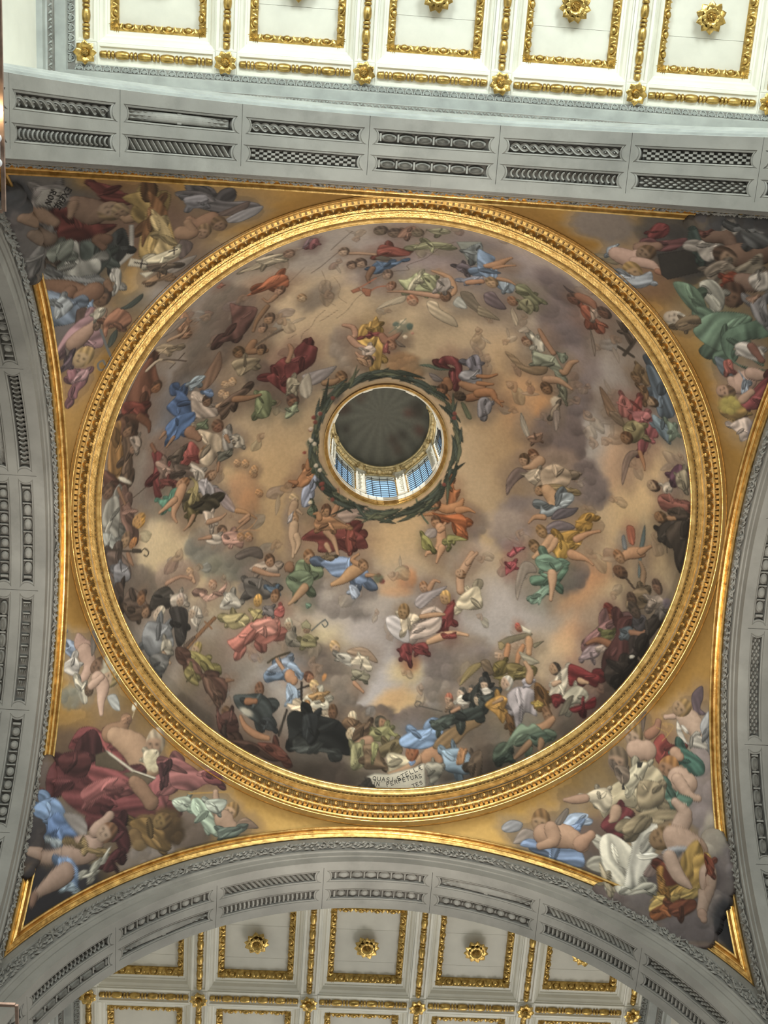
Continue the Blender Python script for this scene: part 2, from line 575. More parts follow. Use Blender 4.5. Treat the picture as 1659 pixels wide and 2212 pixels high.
# filling of each stone, from the angle -80 to +80 along the arch (rows: near the crossing, far)
FILL = {
 'north': (('beads', 'crescents', 'coins', 'gadroon', 'ovals', 'leaves', 'gadroon', 'scales', 'beads'),
           ('beads', 'balusters', 'leaves', 'bars', 'coins', 'beads', 'bars', 'bars', 'beads')),
 'south': (('beads', 'guilloche', 'scales', 'crescents', 'balusters', 'checker', 'gadroon', 'crescents', 'beads'),
           ('beads', 'crescents', 'checker', 'guilloche', 'balusters', 'guilloche', 'leaves', 'guilloche', 'beads')),
 'west': (('beads', 'beads', 'coins', 'crescents', 'ovals', 'husks', 'coins', 'bars', 'beads'),
          ('beads', 'scales', 'beads', 'leaves', 'coins', 'balusters', 'beads', 'coins', 'beads')),
 'east': (('beads', 'beads', 'balusters', 'scales', 'ovals', 'husks', 'coins', 'crescents', 'beads'),
          ('beads', 'leaves', 'beads', 'scales', 'coins', 'beads', 'husks', 'bars', 'beads')),
}

def leaf_bm(b, c, t, n_, u, L, W, H):
    """one carved leaf: c base, t along, n_ outward, u sideways"""
    c, t, n_, u = map(Vector, (c, t, n_, u))
    p = [c, c + t * L * .4 + u * W + n_ * H * .4, c + t * L + n_ * H * .3, c + t * L * .4 - u * W + n_ * H * .4, c + t * L * .45 + n_ * H]
    b.add(p, [(0, 1, 4), (1, 2, 4), (2, 3, 4), (3, 0, 4)])

ARCH = {}
ARCH_PROF = [(RA, V0 + .10), (RA, V0), (5.105, V0 - .004), (5.108, V0 - .022), (5.19, V0 - .028), (5.195, V0 - .045), (5.215, V0 - .052), (5.235, V0 - .05), (5.25, V0 - .03),
             (5.28, V0 - .04), (5.355, V0 - .050), (5.43, V0 - .04), (5.455, V0 - .03), (5.465, V0 - .045), (5.49, V0 - .045), (5.50, V0 - .038), (5.60, V0 - .030), (5.66, V0 - .02)]
ARCH_PROF_OUT = [(RA, V1), (5.06, V1 + .012), (5.063, V1 + .04), (5.13, V1 + .05), (5.14, V1 + .075), (5.17, V1 + .085), (5.19, V1 + .07), (5.25, V1 + .085), (5.33, V1 + .07), (5.36, V1 + .09), (5.42, V1 + .13), (5.47, V1 + .14), (5.50, V1 + .10), (5.55, V1)]
def sw(prof, n=120):
    return MB().grid(sweep(prof, n=n))
i0_, i1_ = ARCH_PROF.index((5.25, V0 - .03)), ARCH_PROF.index((5.455, V0 - .03))
me_archi = [sw(ARCH_PROF[:i0_ + 1]).mesh('inner_archivolt', M_STONE), sw(ARCH_PROF[i0_:i1_ + 1]).mesh('garland_bed', M_RECESS_SHADE), sw(ARCH_PROF[i1_:]).mesh('upper_archivolt', M_STONE)]
me_out = sw([(r, v) for r, v in ARCH_PROF_OUT]).mesh('outer_archivolt', M_CORN)
me_core = MB().grid([[cyl(RA * R(-90 + 180 * i / 60), v, 0.10) for i in range(61)] for v in (V0, V1)]).mesh('arch_core', M_STONE_IN)

def garland_mesh():
    b = MB()
    rnd = random.Random(5)
    n = 150
    for i in range(n):
        a = -R(78) + R(156) * i / (n - 1)
        er = Vector((math.sin(a), 0, math.cos(a))); et = Vector((math.cos(a), 0, -math.sin(a))); en = Vector((0, -1, 0))
        sg = 1 if a < 0 else -1
        for k in range(5):
            rr = 5.268 + .165 * (k + .5) / 5 + rnd.uniform(-.012, .012)
            base = Vector((0, 0, ZS)) + er * rr + en * (-(V0 - .045 - rnd.uniform(0, .012))) + et * rnd.uniform(-.03, .03)
            ang = rnd.uniform(-.7, .7)
            t = et * sg * math.cos(ang) + er * math.sin(ang)
            u = er * math.cos(ang) - et * sg * math.sin(ang)
            leaf_bm(b, base, t, en, u, rnd.uniform(.07, .115), rnd.uniform(.016, .026), rnd.uniform(.030, .050))
        if i % 5 == 0:
            c = Vector((0, 0, ZS)) + er * (5.355 + rnd.uniform(-.03, .03)) - en * (V0 - .075)
            b.ellipsoid(c, (.018, .018, .018), 6, 4)
        if i % 12 == 6:
            for q in (-1, 1):
                p = [Vector((0, 0, ZS)) + er * (5.27 + .17 * t_) + et * (q * (t_ - .5) * .1) - en * (V0 - .085) for t_ in (0, .5, 1)]
                b.tube(p, .010, 5)
    return b.mesh('leaf_garland', M_STONE)
me_garl = garland_mesh()

for nm, rz in SIDES.items():
    A = tag(empty('arch', rz=rz), kind='structure')
    A.name = 'arch_%s' % nm
    ARCH[nm] = A
    for m_ in me_archi: sharp(link(m_.name, m_, A), 25)
    link('outer_archivolt', me_out, A)
    link('arch_core', me_core, A)
    link('leaf_garland', me_garl, A, kind='stuff')
    for i in range(9):
        rot = Matrix.Translation((0, 0, ZS)) @ Matrix.Rotation(R(-80 + 20 * i), 4, 'Y') @ Matrix.Translation((0, 0, -ZS))
        v = link('voussoir', ME_VOUS, A, mat=rot)
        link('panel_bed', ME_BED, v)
        for row in (0, 1):
            link('carved_panel', carve_mesh(FILL[nm][row][i], row), v)

# ================================================================== pendentives with their gilded frames
def sphere_z(x, y): return ZS + math.sqrt(RS2 - x * x - y * y)
FRAME_PROF = [(5.152, .0), (5.152, .045), (5.146, .055), (5.136, .055), (5.130, .018), (5.098, .010), (5.093, .034), (5.083, .038), (5.077, .016), (5.066, .024), (5.048, .064), (5.032, .068), (5.024, .052), (5.022, -.22)]
def frame_rows(prof, n=120):
    rows = []
    for c, lift in prof:
        rho = math.sqrt(RS2 - c * c)
        am = math.asin(c / rho)
        row = []
        for i in range(n + 1):
            a = am * (2 * i / n - 1)
            p = Vector((rho * math.sin(a), c, rho * math.cos(a)))
            p = p * (1 - lift / math.sqrt(RS2))
            row.append((p.x, p.y, p.z + ZS))
        rows.append(row)
    return rows
me_frame = [MB().grid(frame_rows(FRAME_PROF[q0:q1])).mesh(nm_, mt) for nm_, q0, q1, mt in (('outer_fillet', 0, 5, M_GOLD), ('sunk_band', 4, 6, M_GOLD_DARK), ('inner_moulding', 5, 14, M_GOLD))]  # sunk band in darker gilding, recess shade given as colour
for nm, rz in SIDES.items():
    o = empty('trim_frame_%s' % nm, rz=rz, kind='structure')
    for m_ in me_frame: sharp(link(m_.name, m_, o), 20)

# painted surfaces: every vertex carries the pigment of the fresco at its place
def paint_mesh(name, verts, faces, colors, smooth=True):
    m = bpy.data.meshes.new(name)
    nv, nf = len(verts), len(faces)
    m.vertices.add(nv)
    m.vertices.foreach_set('co', verts.astype(np.float32).ravel())
    m.loops.add(nf * 4)
    m.loops.foreach_set('vertex_index', faces.astype(np.int32).ravel())
    m.polygons.add(nf)
    m.polygons.foreach_set('loop_start', np.arange(0, nf * 4, 4, dtype=np.int32))
    m.update(calc_edges=True)
    if smooth: m.polygons.foreach_set('use_smooth', np.ones(nf, dtype=bool))
    at = m.color_attributes.new('paint', 'FLOAT_COLOR', 'POINT')
    at.data.foreach_set('color', colors.astype(np.float32).ravel())
    m.materials.append(M_PAINT)
    m.validate()
    return m

def grid_faces(nr, nc, close=False):
    i = np.arange(nr - 1)[:, None]
    j = np.arange(nc if close else nc - 1)[None, :]
    k = (j + 1) % nc
    return np.stack([i * nc + j, i * nc + k, (i + 1) * nc + k, (i + 1) * nc + j], -1).reshape(-1, 4)

# ================================================================== the frescoes
# painted on one cartoon: a point of the vault is named by the direction in which it is seen from the middle of the crossing floor,
# (x/z, y/z), -0.42..0.42, on a sheet of N x N points; shapes below traced from image pixels through the fitted camera
N = 2000
def sheet(x, y, z): return (x / z + 0.42) / 0.84 * N, (y / z + 0.42) / 0.84 * N
def lin(c):
    c = np.asarray(c, dtype=np.float32)
    return np.where(c <= 0.04045, c / 12.92, ((c + 0.055) / 1.055) ** 2.4)
P = np.zeros((N, N, 4), dtype=np.float32)
_rs = np.random.RandomState(3)
def noise2(n, seed, octaves=5, pers=0.55):
    """smooth value noise on an n x n sheet, about 0..1"""
    rs = np.random.RandomState(seed)
    out = np.zeros((n, n), dtype=np.float32); amp, tot = 1.0, 0.0
    for o in range(octaves):
        g = 6 * 2 ** o + 1
        a = rs.rand(g + 1, g + 1).astype(np.float32)
        x = np.linspace(0, g - 1e-3, n); i = x.astype(int); f = (x - i).astype(np.float32); f = f * f * (3 - 2 * f)
        r = a[i] * (1 - f[:, None]) + a[i + 1] * f[:, None]
        out += amp * (r[:, i] * (1 - f[None]) + r[:, i + 1] * f[None])
        tot += amp; amp *= pers
    return out / tot
NZ1, NZ2 = noise2(N, 1, 6), noise2(N, 2, 7, .7)
LIGHT = np.array((-.55, -.83), dtype=np.float32)      # the painter's light
def hexc(h): return np.array([int(h[i:i + 2], 16) / 255 for i in (0, 2, 4)], dtype=np.float32)
def win(x0, x1, y0, y1):
    x0, x1 = int(max(0, math.floor(x0))), int(min(N, math.ceil(x1) + 1))
    y0, y1 = int(max(0, math.floor(y0))), int(min(N, math.ceil(y1) + 1))
    if x1 - x0 < 1 or y1 - y0 < 1: return None
    Y, X = np.mgrid[y0:y1, x0:x1].astype(np.float32)
    return (slice(y0, y1), slice(x0, x1)), X + .0, Y + .0
def lay(sl, a, rgb):
    a = a[..., None]
    P[sl][..., :3] = P[sl][..., :3] * (1 - a) + rgb * a
    P[sl][..., 3] *= (1 - a[..., 0])
def blob(c, x, y, ax, ay, bx, by, soft, op, seed):
    """cloud: centre, two half axes, softness, opacity"""
    ext = 1.35 + soft
    hx, hy = ext * math.hypot(ax, bx), ext * math.hypot(ay, by)
    w = win(x - hx, x + hx, y - hy, y + hy)
    if not w: return
    sl, X, Y = w
    det = ax * by - ay * bx
    if abs(det) < 1e-6: return
    dx, dy = X - x, Y - y
    u = (dx * by - dy * bx) / det; v = (dy * ax - dx * ay) / det
    th = np.arctan2(v, u)
    rs = np.random.RandomState(seed)
    lump = 0
    for k in (3, 5, 8, 13): lump = lump + (0.10 / (k / 3) ** .5) * np.abs(np.cos(k * th / 2 + rs.rand() * 6.28))
    rr = np.hypot(u, v) * (1.10 - lump) + (NZ2[sl] - .5) * .35
    a = np.clip((1 + soft - rr) / (2 * soft + .03), 0, 1)
    a = a * a * (3 - 2 * a) * op
    sh = 1 + .24 * np.clip((dx * LIGHT[0] + dy * LIGHT[1]) / max(hx, hy), -1, 1) + (NZ1[sl] - .5) * .45
    lay(sl, a, c * sh[..., None])
def cumulus(c, x, y, ax, ay, bx, by, soft, op, seed):
    """heaped cloud: a body, then crisp puffs each lit on its own shoulder"""
    blob(c * .95, x, y, ax, ay, bx, by, .28, op, seed)
    rs = np.random.RandomState(seed + 5)
    size = math.sqrt(abs(ax * by - ay * bx))
    for i in range(9):
        t = rs.rand() * 6.28; q = .45 + .5 * rs.rand(); r = size * (.26 + .26 * rs.rand())
        px, py = x + q * (ax * math.cos(t) + bx * math.sin(t)), y + q * (ay * math.cos(t) + by * math.sin(t))
        w = win(px - r * 1.3, px + r * 1.3, py - r * 1.3, py + r * 1.3)
        if not w: continue
        sl, X, Y = w
        d = np.hypot(X - px, Y - py) / r + (NZ2[sl] - .5) * .34
        a = np.clip((1.0 - d) / (.10 + .25 * rs.rand()), 0, 1) * op * (.45 + .4 * rs.rand())
        lit = ((X - px) * LIGHT[0] + (Y - py) * LIGHT[1]) / r
        k = .98 + .16 * (rs.rand() - .5) + .17 * lit
        lay(sl, a, np.clip(c * k[..., None], 0, 1))
def spline(pts, per=5, closed=True):
    p = np.asarray(pts, dtype=np.float32); n = len(p); out = []
    for i in range(n if closed else n - 1):
        if closed: a, b, c, d = p[i - 1], p[i], p[(i + 1) % n], p[(i + 2) % n]
        else: a, b, c, d = p[max(i - 1, 0)], p[i], p[i + 1], p[min(i + 2, n - 1)]
        for k in range(per):
            t = k / per
            out.append(.5 * ((2 * b) + (c - a) * t + (2 * a - 5 * b + 4 * c - d) * t * t + (3 * b - a - 3 * c + d) * t ** 3))
    if not closed: out.append(p[-1])
    return np.array(out, dtype=np.float32)
def drape(c, pts, seed):
    """cloth with loose flaps behind and a turned-back fold on top"""
    q = np.asarray(pts, dtype=np.float32); cen = q.mean(0); size = float(np.sqrt(np.var(q, axis=0).sum()))
    rs = np.random.RandomState(seed + 77)
    n = 3 if size > 14 else (2 if size > 8 else 0)
    for i in range(n):
        b = q[rs.randint(len(q))]; t = .80 + .3 * rs.rand(); e = cen + (b - cen) * t
        a0 = rs.rand() * 6.28; r = size * (.30 + .25 * rs.rand())
        st = (b - cen) / (np.hypot(*(b - cen)) + 1e-3); sd = np.array((-st[1], st[0]))
        flap = [e + st * r * math.cos(a) * (1.0 + .4 * rs.rand()) + sd * r * .7 * math.sin(a) * (1 + .5 * (rs.rand() - .5)) for a in [6.28 * k / 6 for k in range(6)]]
        poly(c * (.62 + .25 * rs.rand()), flap, 'p', seed + i)
    poly(c, pts, 'p', seed)
    if n > 1:
        for i in range(n - 1):
            b = q[rs.randint(len(q))]; e = cen + (b - cen) * (.35 + .2 * rs.rand()); r = size * (.28 + .2 * rs.rand())
            st = (b - cen) / (np.hypot(*(b - cen)) + 1e-3); sd = np.array((-st[1], st[0])); w_ = .3 + .25 * rs.rand()
            fold = [e + st * r * math.cos(a) * (1.1 + .3 * rs.rand()) + sd * r * w_ * math.sin(a) * (1 + .6 * (rs.rand() - .5)) for a in [6.28 * k / 6 for k in range(6)]]
            k = 1.12 if i % 2 == 0 else .72
            poly(np.clip(c * k + (.02 if k > 1 else 0), 0, 1), fold, 'p', seed + 9 + i)
def poly(c, pts, kind, seed):
    """drapery ('p'), wing ('w') or flat cut shape ('q')"""
    q = spline(pts, 4) if kind != 'q' else np.asarray(pts, dtype=np.float32)
    w = win(q[:, 0].min() - 3, q[:, 0].max() + 3, q[:, 1].min() - 3, q[:, 1].max() + 3)
    if not w: return
    sl, X, Y = w
    ins = np.zeros(X.shape, dtype=bool); best = np.full(X.shape, 1e9, dtype=np.float32); nx = np.zeros_like(X); ny = np.zeros_like(X)
    for i in range(len(q)):
        (x0, y0), (x1, y1) = q[i - 1], q[i]
        ex, ey = x1 - x0, y1 - y0
        L2 = ex * ex + ey * ey
        if L2 < 1e-9: continue
        if y0 != y1:
            cr = (Y < y0) != (Y < y1)
            ins ^= cr & (X < x0 + (Y - y0) * ex / (y1 - y0))
        t = np.clip(((X - x0) * ex + (Y - y0) * ey) / L2, 0, 1)
        ox, oy = X - (x0 + t * ex), Y - (y0 + t * ey)
        d2 = ox * ox + oy * oy
        m = d2 < best
        best = np.where(m, d2, best); nx = np.where(m, ox, nx); ny = np.where(m, oy, ny)
    d = np.sqrt(best) * np.where(ins, 1, -1)
    a = np.clip(d / 1.3 + .5, 0, 1)
    cen = q.mean(0); cov = np.cov((q - cen).T)
    ev, evec = np.linalg.eigh(cov)
    ax = evec[:, 1]; wd = math.sqrt(max(ev[0], 1)); ln = math.sqrt(max(ev[1], 1))
    rs = np.random.RandomState(seed)
    al = ((X - cen[0]) * ax[0] + (Y - cen[1]) * ax[1]) / ln
    ac = ((X - cen[0]) * -ax[1] + (Y - cen[1]) * ax[0]) / wd
    inv = 1 / np.maximum(np.sqrt(best), 1e-3)
    emb = -(nx * LIGHT[0] + ny * LIGHT[1]) * inv * np.clip(1 - d / (wd * .7 + 2), 0, 1) * np.where(ins, 1, 0)
    if kind == 'p':
        ph = rs.rand(4) * 6.28
        u = ac * 2.6 + .9 * np.sin(al * 1.7 + ph[0]) + .5 * np.sin(al * 3.1 + ac * 1.3 + ph[1]) + (NZ1[sl] - .5) * 3
        f1 = np.sin(u * 1.25 + ph[2]); f2 = np.sin(u * 2.7 + al * 1.2 + ph[3])
        f1 = np.sign(f1) * np.abs(f1) ** .6
        sh = .98 + .15 * f1 + .09 * f2 + .20 * emb + (NZ2[sl] - .5) * .30 + .06 * np.clip(-(al * ax[0] - ac * ax[1]) * .6 - (al * ax[1] + ac * ax[0]) * .8, -1.5, 1.5)
    elif kind == 'w':
        sh = .98 + .13 * np.sin(ac * 5.5 + al * 2.6 + (NZ1[sl] - .5) * 5) * np.clip(.6 + al * .5, 0, 1) + .18 * emb + .06 * al + (NZ2[sl] - .5) * .2
    else:
        sh = 1 + .10 * emb + (NZ2[sl] - .5) * .3
    sh = sh * (1 - .34 * np.clip(1 - np.abs(d - .6) / 1.7, 0, 1))
    sh = np.clip(sh, .42, 1.25)[..., None]
    col = c * sh
    hi = np.clip(sh - 1.12, 0, .5)
    col = col + hi * .12
    lay(sl, a, np.clip(col, 0, 1))
def limb(c, pts, rad):
    """arm, leg or trunk: one smooth tapering form along a bent line"""
    p = np.asarray(pts, dtype=np.float32); r_ = np.asarray(rad, dtype=np.float32)
    if len(p) > 2:
        q = spline(np.c_[p, r_], 3, False); p, r_ = q[:, :2], q[:, 2]
    m = float(r_.max()) + 2
    w = win(p[:, 0].min() - m, p[:, 0].max() + m, p[:, 1].min() - m, p[:, 1].max() + m)
    if not w: return
    sl, X, Y = w
    best = np.full(X.shape, 1e9, dtype=np.float32); ux = np.zeros_like(X); uy = np.zeros_like(X); ra = np.ones_like(X)
    n = len(p) - 1
    for i in range(n):
        (x0, y0), (x1, y1) = p[i], p[i + 1]
        ex, ey = x1 - x0, y1 - y0; L2 = max(ex * ex + ey * ey, 1e-6)
        t = np.clip(((X - x0) * ex + (Y - y0) * ey) / L2, 0, 1)
        rr = r_[i] + (r_[i + 1] - r_[i]) * t
        rr = np.maximum(rr * (1 + .10 * np.sin((i + t) / n * 6.0)), .3)
        ox, oy = X - (x0 + t * ex), Y - (y0 + t * ey)
        k = np.hypot(ox, oy) / rr
        mk = k < best
        best = np.where(mk, k, best); ux = np.where(mk, ox / rr, ux); uy = np.where(mk, oy / rr, uy); ra = np.where(mk, rr, ra)
    d = (1 - best) * ra
    a = np.clip(d / 1.2 + .5, 0, 1)
    nzv = np.sqrt(np.clip(1 - best ** 2, 0, 1))
    lit = ux * LIGHT[0] + uy * LIGHT[1]
    sh = .70 + .26 * nzv + .24 * lit + (NZ2[sl] - .5) * .28 + (NZ1[sl] - .5) * .25 - .20 * np.clip(1 - np.abs(d - .6) / 1.5, 0, 1)
    warm = np.array((1.0, .93, .86)) ** (1.3 - np.clip(sh, 0, 1.3))[..., None]
    lay(sl, a, np.clip(c * sh[..., None] * warm, 0, 1))
def head(c, x, y, r, ang, hair):
    w = win(x - r * 1.5, x + r * 1.5, y - r * 1.5, y + r * 1.5)
    if not w: return
    sl, X, Y = w
    fx, fy = math.cos(ang), math.sin(ang)
    u = ((X - x) * fx + (Y - y) * fy) / r; v = ((X - x) * -fy + (Y - y) * fx) / r
    # u runs from crown to chin
    d = np.sqrt((u / 1.12) ** 2 + (v / .90) ** 2) + (NZ2[sl] - .5) * .22
    a = np.clip((1 - d) * r / 1.2 + .5, 0, 1)
    nzv = np.sqrt(np.clip(1 - np.minimum(d, 1) ** 2, 0, 1))
    lit = (((X - x) * LIGHT[0] + (Y - y) * LIGHT[1]) / r)
    sh = .70 + .30 * nzv + .20 * lit
    face = np.clip((u + .30 - .35 * v * v + (NZ2[sl] - .5) * .5) * 4 + .5, 0, 1) * np.clip((.82 - np.abs(v - .18) + (NZ2[sl] - .5) * .4) * 4, 0, 1)
    hs = .75 + .5 * NZ2[sl] + .3 * lit + .18 * np.sin(v * 9 + u * 4)
    col = (c * sh[..., None]) * face[..., None] + (hair * hs[..., None]) * (1 - face[..., None])
    def spot(uu, vv, su, sv, k):
        return 1 - k * np.exp(-(((u - uu) / su) ** 2 + ((v - vv) / sv) ** 2))
    ft = spot(.16, -.16, .12, .17, .42) * spot(.16, .46, .12, .17, .42) * spot(.62, .18, .08, .2, .35) * spot(.40, .25, .18, .08, .22)
    col = col * (ft[..., None] * face[..., None] + (1 - face[..., None]))
    lay(sl, a, np.clip(col, 0, 1))
def line(c, wd, pts, op=1.0):
    q = spline(pts, 4, False) if len(pts) > 2 else np.asarray(pts, dtype=np.float32)
    for (x0, y0), (x1, y1) in zip(q[:-1], q[1:]):
        m = wd + 2
        w = win(min(x0, x1) - m, max(x0, x1) + m, min(y0, y1) - m, max(y0, y1) + m)
        if not w: continue
        sl, X, Y = w
        ex, ey = x1 - x0, y1 - y0; L2 = max(ex * ex + ey * ey, 1e-6)
        t = np.clip(((X - x0) * ex + (Y - y0) * ey) / L2, 0, 1)
        d = np.hypot(X - (x0 + t * ex), Y - (y0 + t * ey))
        a = np.clip((wd / 2 - d) / 1.1 + .5, 0, 1) * op
        lay(sl, a, c * (1 + .25 * ((x0 - X) * LIGHT[0] * 0)[..., None]))
SKIN = hexc('b08a70')
def paint(text):
    # soft dusky underpainting that ties each group of figures together
    for k, ln in enumerate(text.split('\n')):
        f = ln.split()
        if f and f[0] in 'pwlh':
            v = [float(s) for s in f[2:] if len(s) != 6]
            if f[0] == 'h': q = np.array([[v[0], v[1]]]); e = v[2]
            elif f[0] == 'l': q = np.array(v).reshape(-1, 3)[:, :2]; e = v[2]
            else: q = np.array(v).reshape(-1, 2); e = 3
            c0 = q.mean(0); ex, ey = np.ptp(q, axis=0) / 2 + 7 + e
            blob(hexc('65564c') * .6 + hexc(f[1]) * .4, c0[0], c0[1], ex, 0, 0, ey, .5, .45, k)
    for k, ln in enumerate(text.split('\n')):
        f = ln.split()
        if not f: continue
        c = hexc(f[1]); v = [float(s) for s in f[2:] if len(s) != 6 or '.' in s or not all(ch in '0123456789abcdef' for ch in s)]
        if f[0] == 'c': (cumulus if v[6] <= 30 and abs(v[2] * v[5] - v[3] * v[4]) > 250 else blob)(c, *v[:6], v[6] / 100, v[7] / 100, k)
        elif f[0] == 'p': drape(c, list(zip(v[::2], v[1::2])), k)
        elif f[0] in 'wq': poly(c, list(zip(v[::2], v[1::2])), f[0], k)
        elif f[0] == 'l':
            n = len(v) // 3
            limb(c, [(v[3 * i], v[3 * i + 1]) for i in range(n)], [v[3 * i + 2] for i in range(n)])
        elif f[0] == 'h': head(c, v[0], v[1], v[2], R(v[3]), hexc(f[6]))
        elif f[0] == 't': line(c, v[0], list(zip(v[1::2], v[2::2])))

